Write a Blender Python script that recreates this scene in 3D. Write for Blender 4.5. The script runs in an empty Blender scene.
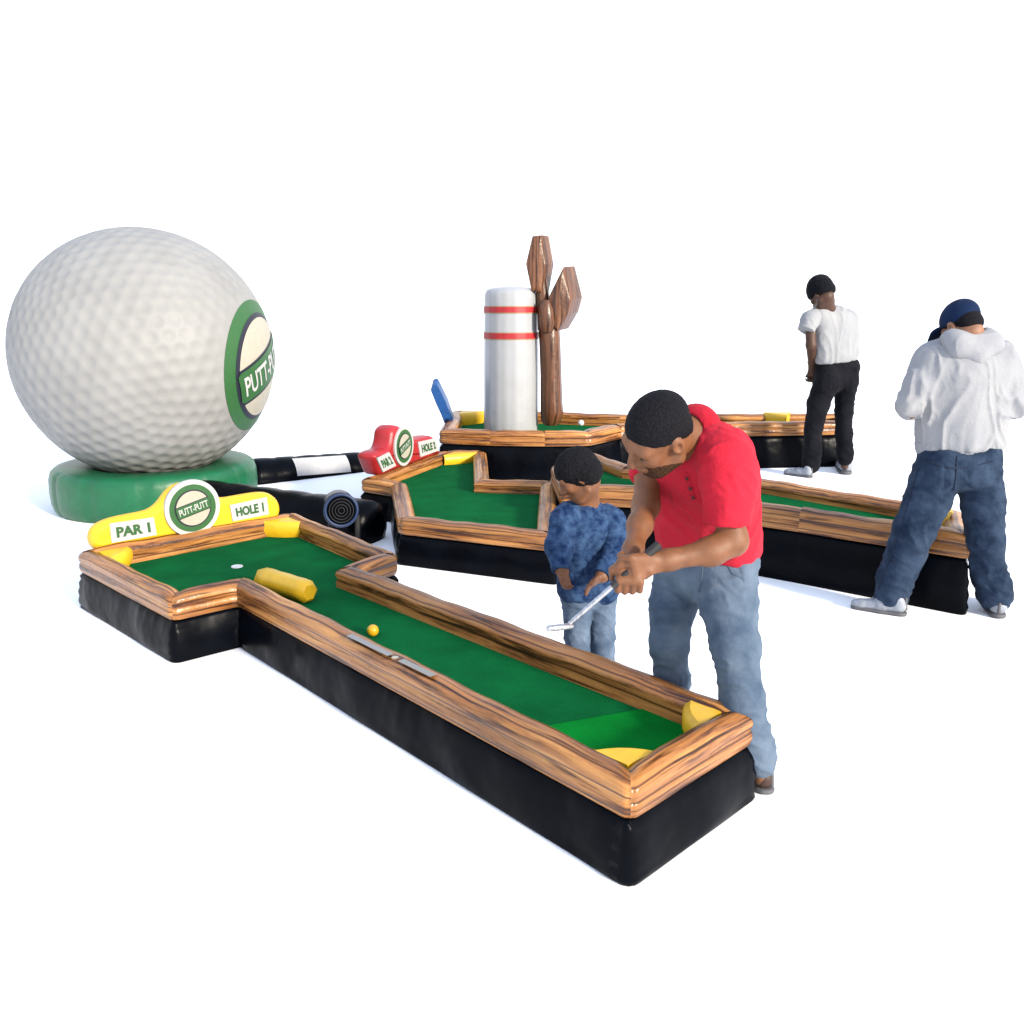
import bpy, bmesh, math, random
import numpy as np
from mathutils import Vector, kdtree, noise as mnoise
from mathutils.bvhtree import BVHTree
random.seed(4)
rng = np.random.default_rng(7)
SC = bpy.context.scene
COL = SC.collection
# ------------------------------------------------------------------ camera
FPX, PITCH, CAMH, CX, CY = 879.0, 0.230, 1.62, 512.0, 512.0
CP, SP = math.cos(PITCH), math.sin(PITCH)
cam_d = bpy.data.cameras.new('camera'); cam = bpy.data.objects.new('camera', cam_d); COL.objects.link(cam)
cam.location = (0, 0, CAMH); cam.rotation_euler = (math.pi/2-PITCH, 0, 0)
cam_d.sensor_width = 36; cam_d.lens = 36*FPX/1024; cam_d.clip_end = 3000
SC.camera = cam
def ray(px, py):
    a = (px-CX)/FPX; b = (CY-py)/FPX
    return np.array([a, CP+b*SP, -SP+b*CP])
def gz(px, py, z=0.0):                 # surveyed point at height z
    r = ray(px, py); return np.array([0, 0, CAMH])+r*((z-CAMH)/r[2])
def at(px, py, Y):                     # surveyed point at distance Y
    r = ray(px, py); return np.array([0, 0, CAMH])+r*(Y/r[1])
def depth(P): return P[1]*CP-(P[2]-CAMH)*SP
def onplane(px, py, p0, n):
    r = ray(px, py); o = np.array([0, 0, CAMH]); return o+r*(np.dot(p0-o, n)/np.dot(r, n))
def nrm(v):
    v = np.array(v, float); return v/np.linalg.norm(v)
# ------------------------------------------------------------------ materials
class NT:
    def __init__(s, name):
        s.m = bpy.data.materials.new(name); s.m.use_nodes = True
        s.t = s.m.node_tree; s.b = s.t.nodes['Principled BSDF']
    def n(s, typ, **k):
        nd = s.t.nodes.new(typ)
        for a, v in k.items():
            if a.startswith('i_'):
                key = a[2:]; key = int(key) if key.isdigit() else key.replace('_', ' ')
                nd.inputs[key].default_value = v
            else: setattr(nd, a, v)
        return nd
    def l(s, a, b): s.t.links.new(a, b)
    def ramp(s, fac, stops):
        r = s.n('ShaderNodeValToRGB'); el = r.color_ramp.elements
        while len(el) < len(stops): el.new(0.5)
        for e, (p, c) in zip(el, stops): e.position = p; e.color = (*c, 1)
        s.l(fac, r.inputs[0]); return r.outputs[0]
    def mix(s, fac, a, b, blend='MIX'):
        m = s.n('ShaderNodeMix', data_type='RGBA', blend_type=blend)
        for sock, v in ((m.inputs[0], fac), (m.inputs[6], a), (m.inputs[7], b)):
            if isinstance(v, (int, float)): sock.default_value = v
            elif isinstance(v, tuple): sock.default_value = (*v, 1)
            else: s.l(v, sock)
        return m.outputs[2]
    def noise(s, vec, scale, detail=3, rough=.55, dist=0):
        n = s.n('ShaderNodeTexNoise'); n.inputs['Scale'].default_value = scale
        n.inputs['Detail'].default_value = detail; n.inputs['Roughness'].default_value = rough
        n.inputs['Distortion'].default_value = dist
        if vec is not None: s.l(vec, n.inputs['Vector'])
        return n.outputs[0]
    def mapv(s, vec, scale=(1, 1, 1), loc=(0, 0, 0)):
        m = s.n('ShaderNodeMapping'); m.inputs['Scale'].default_value = scale; m.inputs['Location'].default_value = loc
        s.l(vec, m.inputs['Vector']); return m.outputs[0]
    def bump(s, h, strength=.3, dist=.01):
        b = s.n('ShaderNodeBump'); b.inputs['Strength'].default_value = strength; b.inputs['Distance'].default_value = dist
        s.l(h, b.inputs['Height']); s.l(b.outputs[0], s.b.inputs['Normal'])
    def fin(s, rough=.5, spec=.5, sheen=0):
        s.b.inputs['Roughness'].default_value = rough; s.b.inputs['Specular IOR Level'].default_value = spec
        s.b.inputs['Sheen Weight'].default_value = sheen
        return s.m
def kc(c, k=.74): return tuple(x*k for x in c)
def geo(t): return t.n('ShaderNodeTexCoord').outputs['Object']
def vinyl(name, col, rough=.42, spec=.4, var=.12, scale=9, bump=.15):
    t = NT(name); v = geo(t); n = t.noise(v, scale, 4); col = kc(col)
    c = tuple(x*(1-var) for x in col); d = tuple(min(1, x*(1+var)) for x in col)
    t.l(t.ramp(n, [(.3, c), (.7, d)]), t.b.inputs['Base Color'])
    t.bump(t.noise(v, scale*2.2, 3, .5), bump, .02); return t.fin(rough, spec)
def cloth(name, col, col2, scale=14, weave=500, rough=.9, bump=.35, spec=.15, patch=3.0):
    t = NT(name); v = geo(t); col = kc(col); col2 = kc(col2)
    n = t.noise(v, patch, 5, .6)
    c = t.ramp(n, [(.36, col), (.66, col2)])
    w = t.noise(v, weave, 1); c = t.mix(.35, c, t.mix(1, c, t.ramp(w, [(.35, (.82,)*3), (.65, (1.12,)*3)]), 'MULTIPLY'))
    t.l(c, t.b.inputs['Base Color'])
    a = t.n('ShaderNodeMath', operation='ADD'); t.l(t.noise(v, scale, 4, .6, 1.2), a.inputs[0])
    m = t.n('ShaderNodeMath', operation='MULTIPLY'); m.inputs[1].default_value = .03; t.l(w, m.inputs[0]); t.l(m.outputs[0], a.inputs[1])
    t.bump(a.outputs[0], bump, .03); return t.fin(rough, spec*.5, .02)
def wood(name, dark=(.050, .016, .006), mid=(.275, .116, .034), light=(.47, .24, .075), rough=.32):
    # printed plank pattern on vinyl: UV is metres along / across the rail
    t = NT(name); uv = t.n('ShaderNodeUVMap').outputs[0]
    g = t.noise(t.mapv(uv, (.9, 15, 1)), 1.6, 6, .66, .6)
    b = t.noise(t.mapv(uv, (.7, 7, 1), (5, 3, 0)), 1.5, 3, .5, .3)
    k = t.noise(t.mapv(uv, (1.6, 32, 1), (9, 1, 0)), 1.3, 4, .6, .2)
    c = t.ramp(g, [(.37, dark), (.47, mid), (.58, tuple(.5*(a+b2) for a, b2 in zip(mid, light))), (.72, light)])
    c = t.mix(1, c, t.ramp(b, [(.34, (.62, .56, .52)), (.66, (1.2, 1.15, 1.08))]), 'MULTIPLY')
    c = t.mix(1, c, t.ramp(k, [(.35, (.26, .22, .20)), (.45, (1, 1, 1))]), 'MULTIPLY')
    # dark joints between planks
    sx = t.n('ShaderNodeSeparateXYZ'); t.l(uv, sx.inputs[0])
    wob = t.n('ShaderNodeMath', operation='MULTIPLY'); wob.inputs[1].default_value = .012
    t.l(t.noise(t.mapv(uv, (2.2, 2, 1)), 1, 2), wob.inputs[0])
    ad = t.n('ShaderNodeMath', operation='ADD'); t.l(sx.outputs[1], ad.inputs[0]); t.l(wob.outputs[0], ad.inputs[1])
    ml = t.n('ShaderNodeMath', operation='MULTIPLY'); ml.inputs[1].default_value = 1/.056; t.l(ad.outputs[0], ml.inputs[0])
    fr = t.n('ShaderNodeMath', operation='FRACT'); t.l(ml.outputs[0], fr.inputs[0])
    c = t.mix(1, c, t.ramp(fr.outputs[0], [(0, (.16, .12, .1)), (.07, (.35, .3, .28)), (.14, (1, 1, 1)), (.93, (1, 1, 1)), (1, (.4, .35, .3))]), 'MULTIPLY')
    t.l(c, t.b.inputs['Base Color']); t.bump(t.noise(geo(t), 16, 4), .25, .02)
    return t.fin(rough, .35)
def skin_mat(name, col):
    t = NT(name); v = geo(t); n = t.noise(v, 22, 4); col = kc(col)
    t.l(t.ramp(n, [(.3, tuple(x*.78 for x in col)), (.7, tuple(x*1.15 for x in col))]), t.b.inputs['Base Color'])
    t.bump(t.noise(v, 260, 3), .22, .004); t.b.inputs['Subsurface Weight'].default_value = .12; t.b.inputs['Subsurface Scale'].default_value = .006
    return t.fin(.55, .35)
def hair_mat(name, col=(.0045, .0045, .006)):
    t = NT(name); v = geo(t); n = t.noise(v, 240, 2)
    t.l(t.ramp(n, [(.35, tuple(x*.5 for x in col)), (.65, tuple(x*1.8 for x in col))]), t.b.inputs['Base Color'])
    t.bump(n, .9, .006); return t.fin(.8, .1)
def black_vinyl(name):
    t = NT(name); v = geo(t)
    t.l(t.ramp(t.noise(v, 5, 4), [(.3, (.0008, .001, .0017)), (.7, (.0018, .0025, .0046))]), t.b.inputs['Base Color'])
    uv = t.n('ShaderNodeUVMap').outputs[0]
    a = t.n('ShaderNodeMath', operation='ADD')
    t.l(t.noise(t.mapv(uv, (4, 3.0, 1)), 1, 1, .4, .6), a.inputs[0])
    t.l(t.noise(v, 5, 2), a.inputs[1])
    t.bump(a.outputs[0], .35, .03); return t.fin(.30, .045)
def plain(name, col, rough=.5, spec=.4):
    return vinyl(name, col, rough, spec, .06, 30, .05)
def carpet(name, col):
    t = NT(name); v = geo(t)
    c = t.mix(1, t.ramp(t.noise(v, 5, 4), [(.3, tuple(x*.8 for x in col)), (.7, tuple(x*1.15 for x in col))]),
              t.ramp(t.noise(v, 420, 2), [(.3, (.62,)*3), (.7, (1.3,)*3)]), 'MULTIPLY')
    t.l(c, t.b.inputs['Base Color']); t.bump(t.noise(v, 350, 2), .5, .006); return t.fin(.95, .03)
M = dict(
    wood=wood('printed_wood'), darkwood=wood('printed_dark_wood', (.022, .009, .005), (.105, .045, .023), (.18, .083, .040)),
    black=black_vinyl('black_vinyl'), green=carpet('green_carpet', (.002, .085, .023)), lime=carpet('bright_green_carpet', (.0012, .15, .018)),
    yellow=vinyl('yellow_vinyl', (.78, .46, .014)), red=vinyl('red_vinyl', (.36, .014, .019)), blue=vinyl('blue_vinyl', (.005, .065, .24)),
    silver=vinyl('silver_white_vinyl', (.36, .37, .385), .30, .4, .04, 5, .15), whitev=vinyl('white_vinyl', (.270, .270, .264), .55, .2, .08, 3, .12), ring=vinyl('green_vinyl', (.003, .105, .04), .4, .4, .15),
    letter=plain('green_ink', (.02, .095, .025)), emgreen=plain('emblem_green', (.022, .105, .026)), navy=plain('emblem_navy', (.012, .013, .03)),
    cream=plain('emblem_cream', (.40, .375, .305)), white=plain('white_ink', (.47, .47, .47)), redband=plain('red_band', (.36, .014, .02)), gold=plain('gold_edge', (.34, .16, .06)),
    steel=None, rubber=plain('black_rubber', (.012, .012, .013), .7), grey=plain('grey_mesh', (.18, .19, .2), .6), bluering=plain('blue_ring', (.006, .022, .075)),
    ballw=plain('white_ball', (.62, .62, .64)), bally=plain('yellow_ball', (.70, .40, .014), .3),
    polo=cloth('red_polo', (.45, .014, .030), (.52, .021, .042), 16, 420, .85, .2), polo2=cloth('red_collar', (.40, .012, .026), (.46, .018, .036)),
    jeans=cloth('light_denim', (.055, .085, .135), (.150, .200, .265), 15, 380, .9, .15, .15, 4.5),
    djeans=cloth('dark_denim', (.008, .017, .038), (.034, .056, .098), 14, 380, .9, .15, .15, 9),
    bjeans=cloth('black_denim', (.003, .0035, .006), (.009, .0095, .013), 12, 300, .9, .3, .15, 5),
    kjacket=cloth('blue_print', (.004, .018, .068), (.042, .088, .185), 22, 300, .85, .15, .2, 27), kjeans=cloth('faded_denim', (.06, .095, .155), (.145, .195, .275), 20, 380, .9, .15, .15, 9),
    hoodie=cloth('white_fleece', (.285, .295, .32), (.335, .34, .35), 13, 260, .95, .16, .1), tee=cloth('white_cotton', (.285, .295, .315), (.335, .34, .345), 9, 300, .95, .15, .1),
    cap=cloth('navy_cap', (.004, .010, .034), (.009, .022, .065), 14, 500, .9, .12), knit=cloth('black_knit', (.003, .0035, .006), (.007, .008, .011), 60, 120, .95, .4),
    skin=skin_mat('brown_skin', (.185, .072, .028)), skin2=skin_mat('dark_brown_skin', (.065, .026, .013)), skin3=skin_mat('tan_skin', (.25, .115, .062)),
    hair=hair_mat('black_hair'), beard=hair_mat('beard_stubble', (.032, .014, .007)), eye=plain('eye_white', (.07, .06, .055), .4), shoe=vinyl('white_leather', (.27, .295, .34), .5, .3, .18, 40),
    shoeb=vinyl('brown_leather', (.050, .024, .017), .55, .3, .2, 40), sole=plain('grey_sole', (.10, .10, .11), .7), solered=plain('red_sole', (.30, .03, .02), .6), button=plain('dark_button', (.05, .008, .01)),
)
t = NT('brushed_steel'); t.l(t.ramp(t.noise(t.mapv(geo(t), (200, 200, 8)), 1, 2), [(.3, (.25, .25, .26)), (.7, (.5, .5, .52))]), t.b.inputs['Base Color'])
t.b.inputs['Metallic'].default_value = .9; M['steel'] = t.fin(.32, .5)
M['thread'] = plain('dark_thread', (.020, .030, .055), .9, .1); M['jthread'] = plain('denim_seam', (.085, .115, .165), .9, .1); M['wthread'] = plain('white_seam', (.33, .34, .37), .9, .1); M['rthread'] = plain('red_seam', (.25, .006, .012), .9, .1)
# ------------------------------------------------------------------ object helpers
def tag(o, label=None, cat=None, group=None, kind=None):
    for k, v in (('label', label), ('category', cat), ('group', group), ('kind', kind)):
        if v: o[k] = v
    return o
def thing(name, label, cat, loc, group=None):
    o = bpy.data.objects.new(name, None); o.empty_display_size = .1; COL.objects.link(o)
    o.location = loc; return tag(o, label, cat, group)
def wloc(o):
    v = Vector((0, 0, 0))
    while o is not None: v = v+Vector(o.location); o = o.parent
    return np.array(v)
class MB:
    """collects geometry in world metres; build() links it as one mesh object"""
    def __init__(s): s.v = []; s.f = []; s.m = []; s.uv = []; s.sm = []
    def add(s, verts, faces, mat=0, uvs=None, smooth=True):
        o = len(s.v); s.v += [tuple(map(float, p)) for p in verts]
        for i, f in enumerate(faces):
            s.f.append(tuple(o+k for k in f)); s.m.append(mat); s.sm.append(smooth)
            s.uv.append([uvs[k] for k in f] if uvs is not None else [(0, 0)]*len(f))
    def grid(s, P, mat=0, closed_u=False, closed_v=False, uv=None, smooth=True, flip=False):
        P = np.asarray(P, float); nu, nv = P.shape[:2]; F = []
        for i in range(nu if closed_u else nu-1):
            for j in range(nv if closed_v else nv-1):
                a = i*nv+j; b = ((i+1) % nu)*nv+j; c = ((i+1) % nu)*nv+(j+1) % nv; d = i*nv+(j+1) % nv
                F.append((a, d, c, b) if flip else (a, b, c, d))
        s.add(P.reshape(-1, 3), F, mat, None if uv is None else np.asarray(uv).reshape(-1, 2).tolist(), smooth)
    def tube(s, pts, rad, n=16, mat=0, caps=True):
        pts = [np.array(p, float) for p in pts]
        if np.isscalar(rad): rad = [rad]*len(pts)
        rows = []; up = None
        for i, p in enumerate(pts):
            d = nrm(pts[min(i+1, len(pts)-1)]-pts[max(i-1, 0)])
            if up is None: up = np.array([0, 0, 1.]) if abs(d[2]) < .9 else np.array([1., 0, 0])
            a = nrm(np.cross(d, up)); b = np.cross(a, d); up = b
            rows.append([p+rad[i]*(math.cos(k)*a+math.sin(k)*b) for k in np.linspace(0, 2*math.pi, n, endpoint=False)])
        L = np.concatenate([[0], np.cumsum([np.linalg.norm(pts[i+1]-pts[i]) for i in range(len(pts)-1)])])
        uv = [[(L[i], 2*math.pi*max(rad)*j/n) for j in range(n)] for i in range(len(pts))]
        s.grid(rows, mat, closed_v=True, uv=uv)
        if caps:
            for r, rev in ((rows[0], False), (rows[-1], True)):
                s.add(r, [tuple(range(n))[::-1] if rev else tuple(range(n))], mat, [(0, 0)]*n, False)
    def build(s, name, mats, parent=None, loc=None):
        me = bpy.data.meshes.new(name)
        org = wloc(parent) if parent is not None else np.array(loc if loc is not None else (0, 0, 0), float)
        me.from_pydata([tuple(np.array(p)-org) for p in s.v], [], s.f)
        for m in (mats if isinstance(mats, (list, tuple)) else [mats]): me.materials.append(m)
        me.polygons.foreach_set('material_index', s.m); me.polygons.foreach_set('use_smooth', s.sm)
        ul = me.uv_layers.new(name='UVMap'); ul.data.foreach_set('uv', [c for f in s.uv for p in f for c in p])
        me.update(); me.validate()
        o = bpy.data.objects.new(name, me); COL.objects.link(o)
        if parent is not None: o.parent = parent
        else: o.location = org
        return o
def text_geo(txt, bold=.02):
    cu = bpy.data.curves.new('lettering', 'FONT'); cu.body = txt; cu.size = 1; cu.offset = bold; cu.align_x = 'CENTER'; cu.align_y = 'CENTER'
    cu.resolution_u = 4
    o = bpy.data.objects.new('lettering', cu); COL.objects.link(o)
    dg = bpy.context.evaluated_depsgraph_get(); me = o.evaluated_get(dg).to_mesh()
    bm = bmesh.new(); bm.from_mesh(me)
    bmesh.ops.triangulate(bm, faces=bm.faces); bmesh.ops.subdivide_edges(bm, edges=bm.edges, cuts=2, use_grid_fill=True)
    V = np.array([v.co[:2] for v in bm.verts]); bm.verts.index_update(); F = [tuple(v.index for v in f.verts) for f in bm.faces]
    bm.free(); o.evaluated_get(dg).to_mesh_clear(); bpy.data.objects.remove(o); bpy.data.curves.remove(cu)
    lo, hi = V.min(0), V.max(0); V = (V-(lo+hi)/2)/(hi-lo)      # unit box
    return V, F
# ------------------------------------------------------------------ mini golf courses
def offset_poly(P, d):
    n = len(P); out = []
    for i in range(n):
        a, b, c = P[i-1], P[i], P[(i+1) % n]
        u = nrm(b-a); w = nrm(c-b); n1 = np.array([-u[1], u[0]]); n2 = np.array([-w[1], w[0]])
        m = n1+n2; m = m/max(.25, np.dot(m, m)/2)
        out.append(b+d*m)
    return np.array(out)
def ccw(P):
    P = np.array(P, float)[:, :2]; a = 0
    for i in range(len(P)): a += P[i-1][0]*P[i][1]-P[i][0]*P[i-1][1]
    return P if a > 0 else P[::-1]
def rim_mesh(P, W, zb, zt, mat, parent):
    T = zt-zb
    prof = [(.004, 0), (-.001, .08*T), (-.004, .24*T), (-.002, .42*T), (.003, .49*T), (-.001, .56*T), (-.004, .72*T), (0, .87*T),
            (.010, .965*T), (.026, T+.004), (W*.5, T+.012), (W-.03, T+.006), (W-.012, .96*T), (W, .85*T), (W+.005, .7*T), (W-.004, .5*T), (W+.004, .3*T), (W, -.02)]
    vv = [0]
    for a, b in zip(prof, prof[1:]): vv.append(vv[-1]+math.hypot(b[0]-a[0], b[1]-a[1]))
    rings = [offset_poly(P, d) for d, z in prof]
    mb = MB(); n = len(P); turn = [float(np.cross(nrm(P[i]-P[i-1]), nrm(P[(i+1) % n]-P[i]))) for i in range(n)]; convex = [min(1, 1.2*c) if c > 0 else .5*c for c in turn]
    for i in range(n):
        j = (i+1) % n; L = np.linalg.norm(P[j]-P[i]); ns = max(12, int(L/.05)); ts_ = np.linspace(0, 1, ns+1); ts_ = sorted(set(list(ts_)+[min(.5, d/L) for d in (.006, .013, .022, .034)]+[1-min(.5, d/L) for d in (.006, .013, .022, .034)])); u0 = i*3.37+rng.random()*2
        ph = rng.random()*6; rows = []; uvs = []
        for t in ts_:
            e = min(t, 1-t)*L; pinch = math.exp(-(e/.030)**2)     # sewn corner: tucked in
            kk = i if t < .5 else j; inn = nrm(offset_poly(P, .05)[kk]-P[kk]); rnd_ = .016*math.exp(-(e/.018)**2)*convex[kk]; pinch *= min(1, abs(turn[kk])*1.3)
            wv = .004*math.sin(t*L*9+ph)+.003*math.sin(t*L*23+ph*2)
            row = []; uvr = []
            for q, (d, z) in enumerate(prof):
                p = rings[q][i]*(1-t)+rings[q][j]*t+(inn*rnd_ if q < 9 else 0)
                top = max(0, z/T-.3)
                row.append((p[0], p[1], zb+z+top*(wv-.010*pinch))); uvr.append((u0+t*L, vv[q]+.013*i))
            rows.append(row); uvs.append(uvr)
        mb.grid(rows, 0, uv=uvs)
    return mb.build('rim', mat, parent)
def fillet(P, r):
    n = len(P); out = []
    for i in range(n):
        a, b, c = P[i-1], P[i], P[(i+1) % n]; u, w = nrm(a-b), nrm(c-b); cr = (b-a)[0]*(c-b)[1]-(b-a)[1]*(c-b)[0]
        k = r if cr > 0 else r*.4; k = min(k, .3*np.linalg.norm(a-b), .3*np.linalg.norm(c-b))
        for t in (0, .25, .5, .75, 1): out.append((1-t)**2*(b+u*k)+2*t*(1-t)*b+t*t*(b+w*k))
    return np.array(out)
def base_mesh(P, h, parent, rad=.026):
    """black inflated plinth: walls bulge between floor and rail, puckered at the corners"""
    P0 = P; P = fillet(P, rad); n = len(P); pts = []; cor = []
    for i in range(n):
        j = (i+1) % n; L = np.linalg.norm(P[j]-P[i]); k = max(1, int(L/.03))
        for q in range(k): pts.append(P[i]+(P[j]-P[i])*q/k)
    pts = np.array(pts); m = len(pts); tg = np.roll(pts, -1, 0)-np.roll(pts, 1, 0); tg /= np.linalg.norm(tg, axis=1)[:, None]; nn = np.stack([tg[:, 1], -tg[:, 0]], 1)
    S = np.concatenate([[0], np.cumsum(np.linalg.norm(np.diff(pts, axis=0), axis=1))])
    dc = np.array([min(np.linalg.norm(p-c) for c in P0) for p in pts])
    zs = np.array([0, .02, .06, .13, .22, .34, .46, .58, .70, .80, .89, .95, 1.0]); rows = []; uvs = []
    ph = rng.random(6)*6.28
    for z in zs:
        bul = .018*math.sin(math.pi*min(1, .10+.88*z))**.8+.012*(1-z)-.016*z
        if z < .04: bul = .012*(z/.04)+.012
        if z > .9: bul = bul-.022*((z-.9)/.1)**2
        pk = np.exp(-(dc/.09)**2)
        w = .0040*np.sin(S*8+ph[0])+.0030*np.sin(S*19+ph[1]+z*2)
        tuck = .0055*np.sin(z*26+ph[2]+S*4)*pk+.0045*(z**2)*np.sin(S*75+ph[3])*np.maximum(0, np.sin(S*6.5+ph[4]))
        d = bul+w*min(1, z*6)*(1 if z < .93 else .4)+tuck*(1 if .05 < z < .96 else 0)
        rows.append([(*(p+v*k), z*h) for p, v, k in zip(pts, nn, d)]); uvs.append([(s_, z*h) for s_ in S])
    mb = MB(); mb.grid(rows, 0, closed_v=True, uv=uvs, flip=True)
    mb.add([(*p, 0.001) for p in pts], [tuple(range(m))[::-1]], 0, None, False)
    return mb.build('base', M['black'], parent)
def flat(P, z, name, mat, parent, thick=0):
    mb = MB(); P = ccw(P); n = len(P)
    mb.add([(*p, z) for p in P], [tuple(range(n))], 0, None, False)
    if thick:
        for i in range(n):
            j = (i+1) % n; mb.add([(*P[i], z-thick), (*P[j], z-thick), (*P[j], z), (*P[i], z)], [(0, 1, 2, 3)], 0, None, False)
    return mb.build(name, mat, parent)
def course(label, px, H, hb, W, zc=None):
    pts = [at(p[0], 430, p[2]) if len(p) == 3 else gz(*p, H) for p in px]; P = ccw(pts)
    c = P.mean(0); t = thing('mini_golf_course', label, 'mini golf', (c[0], c[1], 0), None)
    base_mesh(P, hb, t); rim_mesh(P, W, hb, H, M['wood'], t)
    zc = zc or hb+.012
    inner = offset_poly(P, W-.015)
    flat(inner, zc, 'carpet', M['green'], t)
    return t, P, inner, zc
def corner_pad(parent, corner, d1, d2, z0, z1, leg=.13, name='corner_bumper'):
    """soft yellow three-cornered cushion in an inner corner; d1, d2 run along the two rails"""
    c = np.array(corner[:2]); a = c+leg*np.array(d1); b = c+leg*np.array(d2)
    ring = []
    for q in np.linspace(0, 1, 6): ring.append((a*(1-q)+b*q)+(.018*math.sin(q*math.pi))*nrm((a+b)/2-c))
    mb = MB(); rows = []
    for z, k in ((z0, 0), (z0+.3*(z1-z0), .012), (z0+.75*(z1-z0), .012), (z1-.012, .004), (z1, -.012)):
        n_ = nrm((a+b)/2-c); rows.append([(*(p+n_*k), z) for p in ring])
    mb.grid(rows, 0)
    mb.add([(*c, z1)]+[r for r in rows[-1]], [(0, i+1, i+2) for i in range(5)], 0, None, True)
    mb.add([(*c, z0), rows[0][0], (*a, z1), (*c, z1)], [(0, 1, 2, 3)], 0, None, False)
    mb.add([(*c, z0), rows[0][-1], (*b, z1), (*c, z1)], [(3, 2, 1, 0)], 0, None, False)
    return mb.build(name, M['yellow'], parent)
def emblem(mb, Mp, txt='PUTT-PUTT', rings=((1.0, 4), (.84, 1), (.66, 2), (.61, 3)), tilt=.32, band=.19, mids=None):
    """disc mark in unit-disc coordinates mapped to space by Mp(x, y, layer); slots: 1 green, 2 navy, 3 cream, 4 white"""
    n = 48
    for li, (R, m) in enumerate(rings):
        rows = [[Mp(R*r*math.cos(a), R*r*math.sin(a), li) for a in np.linspace(0, 2*math.pi, n, endpoint=False)] for r in (1, .85, .7, .55, .4, .25, .1, .001)]
        mb.grid(rows, m, closed_v=True, flip=True)
    ri = rings[-1][0]*1.03; ca, sa = math.cos(tilt), math.sin(tilt); k = len(rings)
    def rot(x, y): return ca*x-sa*y, sa*x+ca*y
    for hw, m, ly in ((band*1.16, 2, k), (band, 1, k+1)):
        rows = []
        for x in np.linspace(-1, 1, 25):
            xr = x*math.sqrt(max(0, ri**2-hw**2*.3)); yl = min(hw, math.sqrt(max(1e-6, (ri*1.02)**2-xr**2)))
            rows.append([Mp(*rot(xr, yl*q), ly) for q in (-1, -.5, 0, .5, 1)])
        mb.grid(rows, m)
    V, F = text_geo(txt, .02)
    mb.add([Mp(*rot(v[0]*ri*1.72, v[1]*band*1.25), k+2) for v in V], F, 4, None, False)
def sign(parent, P0, P1, nrm_in, outline, plates, disc, disc_r, col, thick, texts, tilt, name='sign'):
    """upright inflated signboard on a rail; front face in the plane through P0-P1 with normal nrm_in, outline in surveyed pixels"""
    p0 = np.array(P0); n = nrm(nrm_in); ex = nrm(np.array(P1)-p0); ey = nrm(np.cross(n, ex))
    if ey[2] < 0: ey = -ey
    def uv(px): q = onplane(px[0], px[1], p0, n)-p0; return np.array([np.dot(q, ex), np.dot(q, ey)])
    def W(a, d): return p0+ex*a[0]+ey*a[1]+n*d
    O = np.array([uv(p) for p in outline])
    # densify + ease the outline
    D = []
    for i in range(len(O)):
        a, b = O[i], O[(i+1) % len(O)]; k = max(1, int(np.linalg.norm(b-a)/.02))
        D += [a+(b-a)*q/k for q in range(k)]
    D = np.array(D)
    for _ in range(3): D = .5*D+.25*np.roll(D, 1, 0)+.25*np.roll(D, -1, 0)
    a_ = sum(D[i-1][0]*D[i][1]-D[i][0]*D[i-1][1] for i in range(len(D)))
    if a_ < 0: D = D[::-1]
    mb = MB(); rd = min(.028, thick*.3); rows = []
    for ins, dd in ((rd*1.0, 0.004), (rd*.35, -rd*.25), (0, -rd), (-.004, -thick/2), (0, -thick+rd), (rd*.35, -thick+rd*.25), (rd, -thick)):
        rows.append([W(p, dd) for p in offset_poly(D, ins)])
    mb.grid(rows, 0, closed_v=True)
    mb.add(rows[0], [tuple(range(len(D)))], 0, None, True); mb.add(rows[-1], [tuple(range(len(D)))[::-1]], 0, None, True)
    s = mb.build(name, col, parent)
    for pl, tx in zip(plates, texts):
        Q = [uv(p) for p in pl]       # bl br tr tl
        def B(u, v): return (Q[0]*(1-u)*(1-v)+Q[1]*u*(1-v)+Q[2]*u*v+Q[3]*(1-u)*v)
        pb = MB(); pb.grid([[W(B(u, v), .012) for v in (0, .5, 1)] for u in (0, .5, 1)], 0, smooth=False)
        cs = [(0, 0), (1, 0), (1, 1), (0, 1)]
        for i in range(4):
            a, b = cs[i], cs[(i+1) % 4]; pb.add([W(B(*a), 0), W(B(*b), 0), W(B(*b), .012), W(B(*a), .012)], [(0, 1, 2, 3)], 0, None, False)
        V, F = text_geo(tx, .045); pb.add([W(B(.5+v[0]*.76, .5+v[1]*.56), .015) for v in V], F, 1, None, False)
        pb.build('score_plate', [M['white'], M['letter']], s)
    c = uv(disc); eb = MB()
    def Mp(x, y, l): return W(c+np.array([x*disc_r, y*disc_r]), .018+.0022*l)
    emblem(eb, Mp, tilt=tilt)
    rim = [[W(c+disc_r*np.array([math.cos(a), math.sin(a)]), d) for d in (0, .018)] for a in np.linspace(0, 2*math.pi, 48)]
    eb.grid(rim, 4)
    eb.build('emblem', [M['white'], M['emgreen'], M['navy'], M['cream'], M['white']], s)
    return s
def cup(parent, P, r=.026):
    mb = MB(); a = np.linspace(0, 2*math.pi, 24, endpoint=False)
    rows = [[(P[0]+q*r*math.cos(k), P[1]+q*r*math.sin(k), P[2]+z) for k in a] for q, z in ((1.25, .002), (1.2, .006), (1.0, .006), (.9, .003), (.05, .003))]
    mb.grid(rows[:4], 0, closed_v=True, flip=True); mb.grid(rows[3:], 1, closed_v=True, flip=True)
    return mb.build('cup', [M['ballw'], M['ballw']], parent)
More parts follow.
